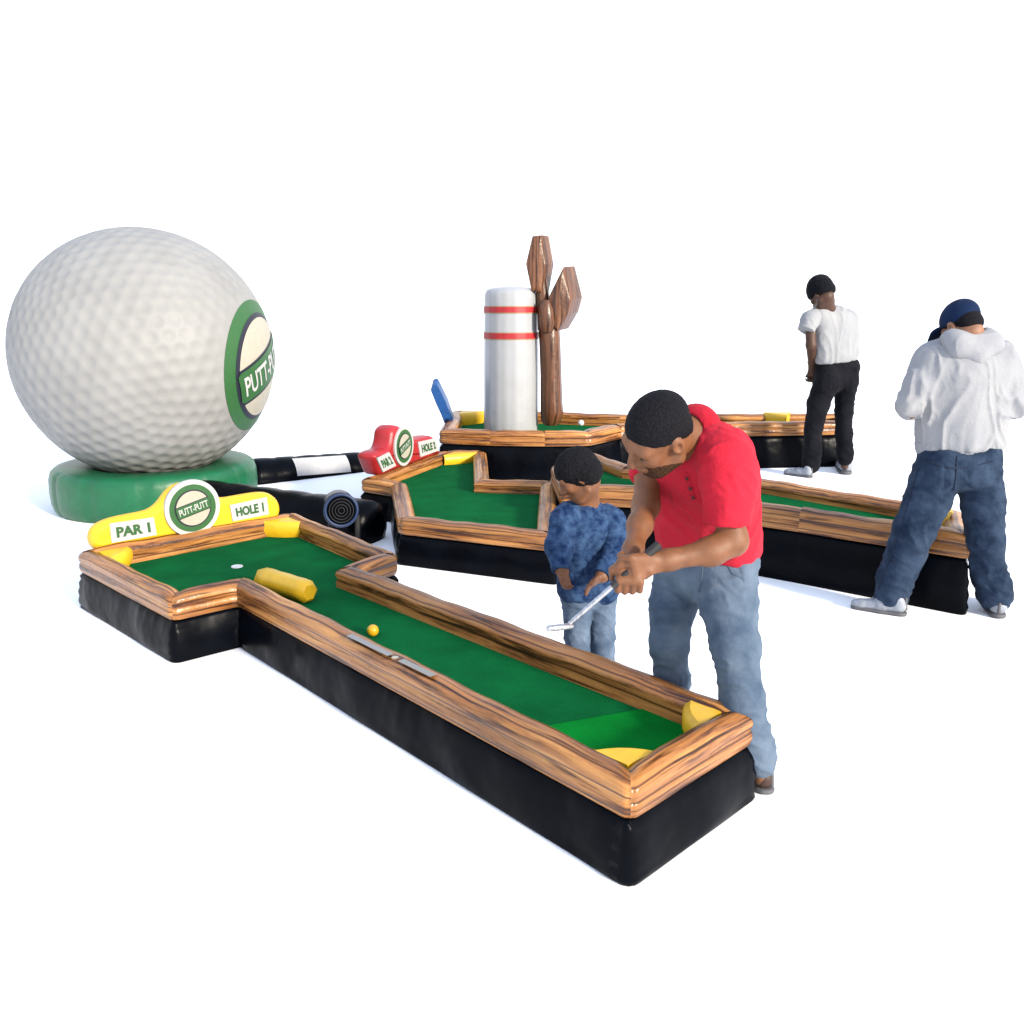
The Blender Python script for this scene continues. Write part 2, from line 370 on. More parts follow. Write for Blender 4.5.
def golf_ball(P, r, mat, label):
    bm = bmesh.new(); bmesh.ops.create_icosphere(bm, subdivisions=4, radius=r)
    kd = kdtree.KDTree(162); tmp = bmesh.new(); bmesh.ops.create_icosphere(tmp, subdivisions=3, radius=r)
    for i, v in enumerate(tmp.verts): kd.insert(v.co, i)
    kd.balance(); tmp.free()
    for v in bm.verts:
        d = kd.find(v.co)[2]; v.co *= 1-.03*max(0, 1-(d/(r*.14))**2)
    me = bpy.data.meshes.new('golf_ball'); bm.to_mesh(me); bm.free(); me.materials.append(mat)
    me.polygons.foreach_set('use_smooth', [True]*len(me.polygons))
    o = bpy.data.objects.new('golf_ball', me); COL.objects.link(o); o.location = (P[0], P[1], P[2]+r); return tag(o, label, 'golf ball')

# ground
mb = MB(); g = 1500
mb.grid([[(x, y, 0) for y in (-40, 0, 20, g)] for x in (-g, -15, 15, g)], 0, flip=True, smooth=False)
tg = NT('white_floor'); tg.l(tg.ramp(tg.noise(geo(tg), 1.5, 3), [(.3, (.93,)*3), (.7, (.95,)*3)]), tg.b.inputs['Base Color']); tg.fin(.9, .1)
tag(mb.build('ground', tg.m), 'seamless plain white ground under the golf courses', 'ground', None, 'structure')

# course 1: long T with yellow sign
px1 = [(632, 786), (757, 711), (360, 567), (399, 553), (294, 512), (76, 551), (170, 598), (237, 584)]
H1, HB1 = .318, .203
C1, P1, IN1, Z1 = course('long T-shaped inflatable putting lane with wooden rails and a yellow sign, nearest of the courses', px1, H1, HB1, .095)
q = {k: gz(*v, H1)[:2] for k, v in dict(a=px1[0], b=px1[1], e=px1[4], f=px1[5], h=px1[7], d=px1[3], g=px1[6]).items()}
u_l = nrm(q['h']-q['a']); v_l = nrm(q['b']-q['a'])              # along lane, across lane
mat_pts = [gz(x, y, Z1+.004)[:2] for x, y in ((570, 738), (622, 711), (707, 745), (650, 790))]
ia = q['a']+.085*(u_l+v_l); ib = q['b']+.085*(u_l-v_l)
flat([ia, ib, ib+.30*u_l, ia+.52*u_l], Z1+.006, 'tee_mat', M['lime'], C1, .004)
corner_pad(C1, ib, u_l, -v_l, Z1+.002, H1-.004, .135)
corner_pad(C1, ia, u_l, v_l, Z1+.002, H1-.004, .135)
w_h = nrm(q['e']-q['f'])
jf = q['f']+.085*w_h+.085*nrm(q['g']-q['f']); je = q['e']-.085*w_h+.085*nrm(q['d']-q['e'])
corner_pad(C1, jf, w_h, nrm(q['g']-q['f']), Z1+.002, H1-.004, .17)
corner_pad(C1, je, nrm(q['d']-q['e']), -w_h, Z1+.002, H1-.004, .17)
# yellow roller bumper
pa = gz(263, 578, Z1+.055); pb_ = gz(308, 592, Z1+.055); rl = MB(); dr = nrm(pb_-pa)
rl.tube([pa-dr*.012, pa, pa+(pb_-pa)*.15, pa+(pb_-pa)*.3, pa+(pb_-pa)*.5, pa+(pb_-pa)*.7, pa+(pb_-pa)*.85, pb_, pb_+dr*.012], [.040, .057, .060, .058, .060, .058, .060, .057, .040], 6)
rl.build('roller_bumper', M['yellow'], C1)
cup(C1, gz(237, 567, Z1))
# printed strip on the rail top, with a glossy highlight painted into its pale colour
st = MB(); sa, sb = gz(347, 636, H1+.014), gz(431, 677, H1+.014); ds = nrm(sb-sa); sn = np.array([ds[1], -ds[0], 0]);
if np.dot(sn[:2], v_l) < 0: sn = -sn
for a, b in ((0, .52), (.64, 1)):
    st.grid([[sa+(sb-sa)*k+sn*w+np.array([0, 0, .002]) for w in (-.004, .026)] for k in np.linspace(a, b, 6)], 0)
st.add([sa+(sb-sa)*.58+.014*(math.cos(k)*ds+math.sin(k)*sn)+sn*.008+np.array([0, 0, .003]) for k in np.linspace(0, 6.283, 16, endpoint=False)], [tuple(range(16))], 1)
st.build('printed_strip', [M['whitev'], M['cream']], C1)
n1 = nrm(np.array([*(q['d']-q['e']), 0])); n1 = np.array([w_h[1], -w_h[0], 0.]); 
if np.dot(n1[:2], q['g']-q['f']) < 0: n1 = -n1
s0 = np.array([*(q['f']+n1[:2]*.045), H1]); s1 = s0+np.array([*w_h, 0])
out1 = [(95, 551), (91, 544), (91, 534), (96, 527), (108, 521), (124, 517), (146, 513), (155, 510), (162, 503), (168, 493), (176, 486), (188, 483), (200, 485), (208, 490), (214, 497), (222, 500), (234, 498),
        (250, 495), (264, 493), (274, 495), (280, 501), (282, 510), (280, 519)]
sign(C1, s0, s1, n1, out1, [[(111, 542.5), (156, 534.5), (153, 517), (109, 523.5)], [(232, 521), (268, 514), (266, 497), (229, 505)]], (191.5, 507.5), .168, M['yellow'], .10, ['PAR 1', 'HOLE 1'], .22)
golf_ball(gz(373, 636, Z1), .026, M['bally'], 'small yellow golf ball resting on the green lane of the nearest course')

# course 2: red sign
px2 = [(360, 479), (444, 450), (486, 451), (489, 479), (556, 481), (556, 536), (398, 519), (392, 484)]
C2, P2, IN2, Z2 = course('smaller inflatable putting green with a red sign, between the giant golf ball and the boy', px2, .30, .20, .115)
qa, qb = gz(360, 479, .30)[:2], gz(444, 450, .30)[:2]; w2 = nrm(qb-qa); n2 = np.array([w2[1], -w2[0], 0.])
s0 = np.array([*(qa+n2[:2]*.09), .30])
out2 = [(382, 476), (374, 456), (378, 452), (388, 449), (391, 440), (391, 431), (396, 425), (401, 426), (408, 432), (412, 440), (420, 438.5), (433, 435.5), (437, 441), (441, 454), (430, 458), (410, 465), (396, 470)]
sign(C2, s0, s0+np.array([*w2, 0]), n2, out2, [[(382, 472), (395, 465.5), (388, 452), (376, 458)], [(419.5, 457), (437.5, 450.5), (435, 438), (417, 442)]], (402.5, 446), .165, M['red'], .17, ['PAR 2', 'HOLE 2'], .35)
cb = gz(486, 451, .30)[:2]; cd = gz(489, 479, .30)[:2]; d_down = nrm(cd-cb)
cn = gz(444, 450, .30)[:2]; corner_pad(C2, cn+.10*nrm(cb-cn)+.1*d_down*1, nrm(cb-cn), -w2, Z2, .302, .22)
cup(C2, gz(550, 511, Z2), .028)
golf_ball(gz(548, 512, Z2), .03, M['ballw'], 'small white golf ball on the green with the red sign')

# course 3: right lane behind the men
px3 = [(551, 466), (575, 446), (633, 466), (760, 478), (964, 511), (973, 536), (800, 511), (640, 489), (560, 486)]
C3, P3, IN3, Z3 = course('inflatable putting lane running behind the man in red to the man in hoodie', px3, .44, .31, .115, .36)
e5 = gz(964, 511, .44)[:2]; f5 = gz(973, 536, .44)[:2]; d5 = gz(760, 478, .44)[:2]; g5 = gz(800, 511, .44)[:2]
corner_pad(C3, e5+.09*nrm(f5-e5)+.09*nrm(d5-e5), nrm(f5-e5), nrm(d5-e5), Z3, .475, .20)
# course 4: windmill course at the back
px4 = [(439, 0, 8.40), (490, 0, 8.27), (545, 0, 8.22), (590, 0, 8.26), (621, 0, 8.72), (846, 0, 9.0), (852, 0, 9.75), (620, 0, 9.65), (540, 0, 9.95), (452, 0, 10.0)]
C4, P4, IN4, Z4 = course('farthest inflatable putting course with a blue sign, carrying the white tower', px4, .46, .33, .14)
W4 = [at(p[0], 430, p[2])[:2] for p in px4]
e4, d4 = W4[6], W4[5]; corner_pad(C4, e4+.12*nrm(W4[7]-e4)+.10*nrm(d4-e4)+(W4[7]-e4)*.22, nrm(W4[7]-e4), nrm(d4-e4), Z4, .49, .30)
b4, a4, c4 = W4[9], W4[0], W4[8]
corner_pad(C4, b4+.12*nrm(c4-b4)+.12*nrm(a4-b4), nrm(a4-b4), nrm(c4-b4), Z4, .475, .26)
# blue signboard on the left rail, seen edge on
lo = [at(444, 422, 8.95), at(452, 419, 8.95)]; hi = [at(430, 387, 8.95), at(437, 383, 8.95)]
mb = MB(); dv = nrm(np.array([*(b4-a4), 0])); ln = .30; prof = []
prof = [lo[0], lo[0]*.5+hi[0]*.5+np.array([-.012, 0, 0]), hi[0]+np.array([0, 0, -.03]), hi[0]*.7+hi[1]*.3+np.array([0, 0, .018]), hi[1]*.85+hi[0]*.15+np.array([0, 0, .006]), hi[1]+np.array([.012, 0, -.03]), lo[1]*.5+hi[1]*.5+np.array([.012, 0, 0]), lo[1]]
rows = []
for k in np.linspace(0, 1, 10):
    sc2 = 1 if 0 < k < 1 else .9; cen = sum(prof)/8
    hmp = 1+.25*math.exp(-((k-.5)/.18)**2)
    rows.append([cen+(p-cen)*sc2*np.array([1, 1, hmp])+dv*ln*k+np.array([0, 0, .0]) for p in prof])
mb.grid(rows, 0, closed_v=True, flip=True); mb.add(rows[0], [tuple(range(8))], 0, None, False); mb.add(rows[-1], [tuple(range(8))[::-1]], 0, None, False)
mb.build('sign', M['blue'], C4)
golf_ball(gz(581, 426, .47), .03, M['ballw'], 'small white ball on the rail beside the foot of the windmill post')

# windmill: white tower with red bands, wooden vanes
tb = at(511, 424, 9.0); TY = tb[1]; ppm = FPX/depth(at(511, 350, TY))
TW = thing('windmill', 'white banded tower with dark wooden windmill vanes standing on the farthest course', 'windmill', (tb[0], tb[1], Z4))
ztop = at(511, 292, TY)[2]; R0 = 27.2/ppm
mb = MB(); prof = [(R0*1.0, Z4-.01), (R0*1.01, Z4+.08), (R0*1.0, Z4+.5*(ztop-Z4)), (R0*.965, ztop-.06), (R0*.95, ztop-.02), (R0*.90, ztop+.015), (R0*.75, ztop+.035), (R0*.4, ztop+.05), (.002, ztop+.055)]
def tower_r(z):
    for (r0, z0), (r1, z1) in zip(prof, prof[1:]):
        if z0 <= z <= z1: return r0+(r1-r0)*(z-z0)/(z1-z0)
    return R0
zs = list(np.linspace(prof[0][1], prof[3][1], 18))+[p[1] for p in prof[4:]]; rs = [tower_r(z) for z in zs[:18]]+[p[0] for p in prof[4:]]
N = 96
def flute(a, z, r): return r*(1+.012*abs(math.cos(a*9))-.006+.002*math.sin(a*5+z*6))
mb.grid([[(tb[0]+flute(a, z, r)*math.cos(a), tb[1]+flute(a, z, r)*math.sin(a), z) for a in np.linspace(0, 2*math.pi, N, endpoint=False)] for r, z in zip(rs, zs)], 0, closed_v=True, flip=True)
mb.build('tower', M['silver'], TW)
for y0, y1 in ((307, 312.5), (333.5, 339)):
    za, zb_ = at(511, y1, TY-R0)[2], at(511, y0, TY-R0)[2]; bnd = MB()
    for z0, z1, m, o_ in ((za, zb_, 0, .006), (za-.008, za+.002, 1, .005), (zb_-.002, zb_+.008, 1, .005)):
        bnd.grid([[(tb[0]+(flute(a, z, tower_r(z))+o_)*math.cos(a), tb[1]+(flute(a, z, tower_r(z))+o_)*math.sin(a), z) for a in np.linspace(0, 2*math.pi, N, endpoint=False)] for z in np.linspace(z0, z1, 3)], m, closed_v=True, flip=True)
    bnd.build('stripe', [M['redband'], M['gold']], TW)
def slab(px, Y, dvec, name, inset=.02):
    """inflated wooden paddle: surveyed front outline at distance Y, thickness along dvec"""
    O = [at(x, y, Y) for x, y in px]; cen = sum(O)/len(O); mb = MB(); dvec = np.array(dvec)
    rows = [[cen+(p-cen)*s_+dvec*k for p in O] for s_, k in ((.0, -.02), (.85, -.015), (.97, .02), (1, .10), (1.0, .90), (.97, .98), (.85, 1.01), (.0, 1.02))]
    n = len(O); L = 0; us = [0]
    for i in range(n): L += np.linalg.norm(O[(i+1) % n]-O[i]); us.append(L)
    for i in range(n):
        j = (i+1) % n; col_ = [[r[i], r[j]] for r in rows]
        uvs = [[(p[2], p[0]*.8+p[1]*.6) for p in rw] for rw in col_]
        mb.grid(col_, 0, uv=uvs)
    return mb.build(name, M['darkwood'], TW)
yv = TY-.22
slab([(532, 236), (541, 235), (546, 264), (541, 293), (531, 291), (525.5, 264)], yv+.05, (.085, .16, 0), 'vane')
slab([(563, 267), (571, 299), (567, 314), (557, 331), (543, 324), (549, 295)], yv, (.135, .25, .02), 'vane')
def logt(pts, name, n=8):
    mb = MB(); mb.tube([at(*p[:3]) for p in pts], [p[3]/ppm for p in pts], n, 0); return mb.build(name, M['darkwood'], TW)
logt([(545, 330, yv+.12, 7), (544, 310, yv+.12, 7), (542, 288, yv+.12, 6), (541, 280, yv+.12, 6)], 'arm')
logt([(546, 300, yv+.02, 4), (546, 309, yv+.02, 7.5), (547, 324, yv+.02, 8.5), (547, 332, yv+.02, 6)], 'hub')
logt([(547, 322, yv+.1, 8), (549, 330, yv+.1, 10.5), (550, 345, yv+.1, 10.5), (551, 375, yv+.1, 10.5), (551.5, 402, yv+.1, 11), (552, 412, yv+.1, 11.5), (551, 421, yv+.1, 10), (551, 425, yv+.1, 7)], 'post')

# giant golf ball
BC = np.array([-2.9927, 7.3, 1.2279]); BR = 1.0036
BT = thing('giant_golf_ball', 'huge white dimpled inflatable golf ball on a round green base', 'inflatable', (BC[0], BC[1], 0))
def geodesic(f):
    bm = bmesh.new(); bmesh.ops.create_icosphere(bm, subdivisions=1, radius=1); V = [np.array(v.co) for v in bm.verts]; T = [[v.index for v in fc.verts] for fc in bm.faces]; bm.free()
    S = set(); out = []
    for a, b, c in T:
        for i in range(f+1):
            for j in range(f+1-i):
                p = nrm(V[a]*i+V[b]*j+V[c]*(f-i-j)); k = tuple(np.round(p, 4))
                if k not in S: S.add(k); out.append(p)
    return out
emd = nrm(at(283, 369, 7.22)-BC)           # centre of the printed emblem on the ball
GD = geodesic(10); kd = kdtree.KDTree(len(GD)); ra, rb = math.cos(1.25), math.sin(1.25)
GD = [np.array([ra*p[0]-rb*p[2], p[1], rb*p[0]+ra*p[2]]) for p in GD]
for i, p in enumerate(GD): kd.insert(p, i)
kd.balance()
bm = bmesh.new(); bmesh.ops.create_icosphere(bm, subdivisions=7, radius=1)
for v in bm.verts:
    d = kd.find(v.co)[2]; w = max(0, 1-(d/.051)**2); ang = math.acos(max(-1, min(1, float(np.dot(np.array(v.co), emd)))))
    fade = min(1, max(0, (ang-.565)/.05))
    v.co = Vector(BC)+v.co*BR*(1-.0100*w*fade)
me = bpy.data.meshes.new('ball'); bm.to_mesh(me); bm.free(); me.transform(__import__('mathutils').Matrix.Translation((-BC[0], -BC[1], 0)))
me.materials.append(M['whitev']); me.polygons.foreach_set('use_smooth', [True]*len(me.polygons))
bo = bpy.data.objects.new('ball', me); COL.objects.link(bo); bo.parent = BT
ea = nrm(np.cross([0, 0, 1], emd)); eb_ = np.cross(emd, ea); ER = math.radians(31.5)
eb = MB()
def Mpb(x, y, l):
    r = math.hypot(x, y); th = math.atan2(y, x); a = r*ER
    return BC+(BR*1.004+.0025*l)*(math.cos(a)*emd+math.sin(a)*(math.cos(th)*ea+math.sin(th)*eb_))
emblem(eb, Mpb, rings=((1.0, 1), (.80, 2), (.73, 3)), tilt=.42, band=.24)
eb.build('emblem', [M['white'], M['emgreen'], M['navy'], M['cream'], M['white']], BT)
mb = MB(); rc = np.array([-2.985, 7.26]); RB = .80; na = 120
pr_ = [(-.035, 0), (-.008, .03), (.006, .08), (.012, .17), (.008, .27), (-.008, .325), (-.04, .352), (-.10, .36), (-.28, .35), (-.36, .33), (-.46, .26)]
rows = []
for a in np.linspace(0, 2*math.pi, na, endpoint=False):
    seam = -.014*math.exp(-(((a*12/(2*math.pi)) % 1-.5)/.03)**2); rows.append([(rc[0]+(RB+d+seam*(1 if d > -.1 else .3))*math.cos(a), rc[1]+(RB+d+seam)*math.sin(a), z) for d, z in pr_])
mb.grid(rows, 0, closed_u=True); mb.build('base', M['ring'], BT)

# black inflatable tubes and a blower between the ball and the red sign course
def tube_thing(name, pts, r, label, cat):
    P = [at(*p) if len(p) == 3 else gz(p[0], p[1], p[3]) for p in pts]; lz = P[0].copy(); lz[2] = 0
    t = thing(name, label, cat, lz); mb = MB(); Q = []
    n = 24
    for k in range(n+1): Q.append(P[0]+(P[-1]-P[0])*k/n)
    d = nrm(P[-1]-P[0]); Q = [Q[0]-d*.03]+Q+[Q[-1]+d*.03]
    R = [r*.62]+[r*(1-.04*abs(math.cos(k*math.pi/4))**6) for k in range(n+1)]+[r*.6]
    mb.tube(Q, R, 24, 0); mb.build('tube', M['black'], t); return t, P, d
T1, TP, td = tube_thing('barrier_tube', [(250, 478, 8.15), (382, 468, 9.0)], .185, 'long black inflatable tube with a white printed strip, behind the red sign course', 'barrier')
mb = MB(); tn = np.array([td[1], -td[0], 0])
fs = [(TP[0]+(TP[1]-TP[0])*k) for k in np.linspace(.28, .68, 14)]
mb.grid([[p+.189*(math.cos(a)*tn+math.sin(a)*np.array([0, 0, 1])) for a in np.linspace(.10, 1.15, 8)] for p in fs], 0)
mb.build('printed_strip', M['white'], T1)
T2, TP2, td2 = tube_thing('barrier_tube', [(200, 503, 6.75), (372, 527, 6.0)], .19, 'plain black inflatable tube lying behind the yellow sign', 'barrier')
bp = at(341, 510, 5.72); BL = thing('air_blower', 'round black air blower with a blue rim beside the red sign course', 'blower', (bp[0], bp[1]+.1, 0))
ax = nrm(np.array([.28, -1, .05])); mb = MB()
mb.tube([bp+ax*k for k in (-.22, -.20, -.05, .0, .02)], [.09, .108, .112, .105, .085], 28); mb.build('housing', M['black'], BL)
mb = MB(); aa = nrm(np.cross(ax, [0, 0, 1])); ab = np.cross(aa, ax)
mb.grid([[bp+ax*(.012+.012*math.sin(b))+(.106+.012*math.cos(b))*(math.cos(a)*aa+math.sin(a)*ab) for b in np.linspace(0, 2*math.pi, 8, endpoint=False)] for a in np.linspace(0, 2*math.pi, 36, endpoint=False)], 0, closed_u=True, closed_v=True)
mb.build('intake_ring', M['bluering'], BL)
mb = MB()
for k in range(1, 5):
    rr = .02*k; mb.grid([[bp+ax*(.026+.003*math.sin(b))+(rr+.003*math.cos(b))*(math.cos(a)*aa+math.sin(a)*ab) for b in np.linspace(0, 2*math.pi, 6, endpoint=False)] for a in np.linspace(0, 2*math.pi, 28, endpoint=False)], 0, closed_u=True, closed_v=True)
mb.build('grille', M['rubber'], BL)
for s_ in (-1, 1):
    f0 = bp+aa*.09*s_; mb = MB(); mb.tube([(f0[0], f0[1]+.08, .0), (f0[0], f0[1]+.08, bp[2]-.06)], .018, 8); mb.build('foot', M['rubber'], BL)
# ------------------------------------------------------------------ people: implicit surfaces polygonised as one closed mesh
def pt(p):                       # (px, py, Y, radius px) -> point, radius in metres
    P = at(p[0], p[1], p[2]); return P, p[3]*depth(P)/FPX
def cap(a, b, k=.03): A, ra = pt(a); B, rb = pt(b); return ('c', A, B, ra, rb, k)
def capw(A, B, ra, rb, k=.02): return ('c', np.array(A, float), np.array(B, float), ra, rb, k)
def ell(c, R, rad, k=.03): return ('e', np.array(c, float), np.array(R, float), np.array(rad, float), 0, k)
def chain(pts, k=.03): return [cap(a, b, k) for a, b in zip(pts, pts[1:])]
def sdf_mesh(prims, vox, cuts=(), subs=(), wr=0, wl=.07, seed=1):
    lo = np.full(3, 1e9); hi = -lo
    for p in prims:
        if p[0] == 'c':
            for P, r in ((p[1], p[3]), (p[2], p[4])): lo = np.minimum(lo, P-r); hi = np.maximum(hi, P+r)
        else:
            r = p[3].max(); lo = np.minimum(lo, p[1]-r); hi = np.maximum(hi, p[1]+r)
    lo -= .03; hi += .03; n = np.ceil((hi-lo)/vox).astype(int)+1
    F = np.full(n, .2, np.float32)
    ax = [lo[i]+vox*np.arange(n[i]) for i in range(3)]
    def dist(p, X, Y, Z):
        if p[0] == 'c':
            A, B, ra, rb = p[1:5]; d = B-A; L2 = max(1e-9, d@d)
            t = np.clip(((X-A[0])*d[0]+(Y-A[1])*d[1]+(Z-A[2])*d[2])/L2, 0, 1)
            return np.sqrt((X-A[0]-t*d[0])**2+(Y-A[1]-t*d[1])**2+(Z-A[2]-t*d[2])**2)-(ra+(rb-ra)*t)
        C, R, rad = p[1:4]; q = [((X-C[0])*R[i][0]+(Y-C[1])*R[i][1]+(Z-C[2])*R[i][2]) for i in range(3)]
        k0 = np.sqrt(sum((q[i]/rad[i])**2 for i in range(3))); k1 = np.sqrt(sum((q[i]/rad[i]**2)**2 for i in range(3)))+1e-9
        return k0*(k0-1)/k1
    def box(p, m):
        if p[0] == 'c': a = np.minimum(p[1]-p[3], p[2]-p[4]); b = np.maximum(p[1]+p[3], p[2]+p[4])
        else: r = p[3].max(); a = p[1]-r; b = p[1]+r
        i0 = np.clip(np.floor((a-m-lo)/vox).astype(int), 0, n); i1 = np.clip(np.ceil((b+m-lo)/vox).astype(int)+1, 0, n)
        return tuple(slice(i0[i], i1[i]) for i in range(3))
    def mesh3(sl): return ax[0][sl[0]][:, None, None], ax[1][sl[1]][None, :, None], ax[2][sl[2]][None, None, :]
    for p in prims:
        sl = box(p, .06+p[5]); d = dist(p, *mesh3(sl)); f = F[sl]; k = max(p[5], 1e-4)
        h = np.clip(.5+.5*(f-d)/k, 0, 1); F[sl] = f*(1-h)+d*h-k*h*(1-h)
    for p in subs:
        sl = box(p, .03+p[5])
        if min(s.stop-s.start for s in sl) <= 0: continue
        d = -dist(p, *mesh3(sl)); f = F[sl]; k = max(p[5], 1e-4); h = np.clip(.5-.5*(f-d)/k, 0, 1); F[sl] = f*(1-h)+d*h+k*h*(1-h)
    X, Y, Z = ax[0][:, None, None], ax[1][None, :, None], ax[2][None, None, :]
    if wr:
        rg = np.random.default_rng(seed); W = 0
        for i in range(6):
            d = rg.normal(size=3); d /= np.linalg.norm(d); ph = rg.random(3)*6.28; l = wl*(.7+.9*rg.random())
            s1 = d[0]*X+d[1]*Y+d[2]*Z; e = rg.normal(size=3); e /= np.linalg.norm(e); s2 = e[0]*X+e[1]*Y+e[2]*Z
            W = W+np.sin(6.283*s1/l+1.6*np.sin(6.283*s2/(l*1.9)+ph[1])+ph[0])
        F = F+(wr*.4*W).astype(np.float32)
    for c, nn, *wb in cuts:      # keep the side the normal points to
        pl_ = (X-c[0])*nn[0]+(Y-c[1])*nn[1]+(Z-c[2])*nn[2]
        if wb: pl_ = pl_+wb[0]*(np.sin(X*310+Y*190)+np.sin(Y*330-Z*270+1)+np.sin(Z*410+X*150+2)+.8*np.sin(X*70+Z*90))
        F = np.maximum(F, -pl_)
    F[0], F[-1], F[:, 0], F[:, -1], F[:, :, 0], F[:, :, -1] = (.1,)*6
    # surface nets
    S = F < 0; c8 = [(i, j, k) for i in (0, 1) for j in (0, 1) for k in (0, 1)]; m = np.array(F.shape)-1
    def sub(A, c): return A[c[0]:c[0]+m[0], c[1]:c[1]+m[1], c[2]:c[2]+m[2]]
    cnt = sum(sub(S, c).astype(np.int8) for c in c8); act = (cnt > 0) & (cnt < 8); idx = np.argwhere(act)
    ids = np.full(m, -1, np.int64); ids[act] = np.arange(len(idx)); acc = np.zeros((len(idx), 3)); num = np.zeros(len(idx))
    for a in range(8):
        for b in range(a+1, 8):
            ca, cb = np.array(c8[a]), np.array(c8[b])
            if np.abs(ca-cb).sum() != 1: continue
            fa = F[tuple((idx+ca).T)]; fb = F[tuple((idx+cb).T)]; x = (fa < 0) != (fb < 0)
            t = np.where(x, fa/np.where(x, fa-fb, 1), 0); acc += x[:, None]*(ca+(cb-ca)*t[:, None]); num += x
    V = lo+vox*(idx+acc/num[:, None]); Q = []
    for d in range(3):
        e = np.eye(3, dtype=int)[d]; s0 = S[:m[0], :m[1], :m[2]]; s1 = sub(S, e); I = np.argwhere(s0 != s1)
        I = I[(I > 0).all(1)]; u = np.eye(3, dtype=int)[(d+1) % 3]; v = np.eye(3, dtype=int)[(d+2) % 3]
        q = np.stack([ids[tuple((I-u-v).T)], ids[tuple((I-v).T)], ids[tuple(I.T)], ids[tuple((I-u).T)]], 1)
        fl = ~s0[tuple(I.T)]; q[fl] = q[fl][:, ::-1]; Q.append(q[(q >= 0).all(1)])
    return V, np.concatenate(Q)
def smooth_mesh(V, Q, it=2):
    for _ in range(it):
        A = np.zeros_like(V); c = np.zeros(len(V))
        for i in range(4):
            a, b = Q[:, i], Q[:, (i+1) % 4]
            np.add.at(A, a, V[b]); np.add.at(A, b, V[a]); np.add.at(c, a, 1); np.add.at(c, b, 1)
        V = .5*V+.5*A/np.maximum(c, 1)[:, None]
    return V
def blob(name, prims, mat, parent, vox=.008, it=2, folds=None, spots=(), **k):
    V, Q = sdf_mesh(prims, vox, **k); V = smooth_mesh(V, Q, it); org = wloc(parent)
    if folds:                    # (height, size across, size along z, tilt, seed): ridged creases, stronger near the given joints
        amp, sx, sz, tilt, seed = folds
        nr = np.zeros_like(V); fn = np.cross(V[Q[:, 2]]-V[Q[:, 0]], V[Q[:, 3]]-V[Q[:, 1]])
        for c in range(4): np.add.at(nr, Q[:, c], fn)
        nr /= np.linalg.norm(nr, axis=1)[:, None]+1e-12
        S = [(np.array(c), r, g) for c, r, g in spots]; dd = np.zeros(len(V))
        for i, p in enumerate(V):
            g = 1.0+sum(gg*math.exp(-((p-c)@(p-c))/(r*r)) for c, r, gg in S)
            q = Vector(((p[0]+seed)/sx, (p[1]+seed*2)/sx, (p[2]+tilt*(p[0]+p[1]))/sz))
            wv = mnoise.noise(q*.6)*.8; q = q+Vector((wv, -wv, wv))
            a = 1-abs(mnoise.noise(q))*2.0; b = 1-abs(mnoise.noise(q*2.1+Vector((7, 3, 1))))*2.0
            dd[i] = amp*g*(max(a, -.2)**3*.85+max(b, -.2)**3*.16-.25)
        V = smooth_mesh(V+nr*dd[:, None], Q, 1)
    me = bpy.data.meshes.new(name); me.from_pydata((V-org).tolist(), [], Q.tolist()); me.materials.append(mat)
    me.polygons.foreach_set('use_smooth', [True]*len(Q)); me.update()
    o = bpy.data.objects.new(name, me); COL.objects.link(o); o.parent = parent; return o
def tree(*obs):
    V, F = [], []
    for o in obs:
        b = len(V); w = wloc(o); V += [Vector(np.array(v.co)+w) for v in o.data.vertices]; F += [[b+i for i in p.vertices] for p in o.data.polygons]
    return BVHTree.FromPolygons(V, F)
def hit(T, px, py):
    r = ray(px, py); h = T.ray_cast(Vector((0, 0, CAMH)), Vector(r).normalized())
    return (np.array(h[0]), np.array(h[1])) if h[0] is not None else None
def seam(name, T, line, r, mat, parent, off=.0):
    """raised stitching line laid on a garment along surveyed points"""
    P = []
    for (x0, y0), (x1, y1) in zip(line, line[1:]):
        k = max(2, int(math.hypot(x1-x0, y1-y0)/2.5))
        for q in range(k+1):
            h = hit(T, x0+(x1-x0)*q/k, y0+(y1-y0)*q/k)
            if h is not None and (not P or .001 < np.linalg.norm(h[0]+h[1]*off-P[-1]) < .12): P.append(h[0]+h[1]*off)
    if len(P) < 3: return None
    mb = MB(); mb.tube(P, r, 6); return mb.build(name, mat, parent)
def patch(name, T, quad, th, mat, parent, n=8, tip=0):
    """sewn-on piece of cloth (pocket, placket) following the garment; quad = tl tr br bl"""
    q = [np.array(p, float) for p in quad]; rows = []
    for i in range(n+1):
        u = i/n; row = []
        for j in range(n+1):
            v = j/n; p = q[0]*(1-u)*(1-v)+q[1]*u*(1-v)+q[2]*u*v+q[3]*(1-u)*v; p = p+np.array([0, tip*v*(1-abs(2*u-1))])
            h = hit(T, *p)
            if h is None: return None
            e = 0 if i in (0, n) or j in (0, n) else 1
            row.append(h[0]+h[1]*(th*e-.001*(1-e)))
        rows.append(row)
    mb = MB(); mb.grid(rows, 0); return mb.build(name, mat, parent)
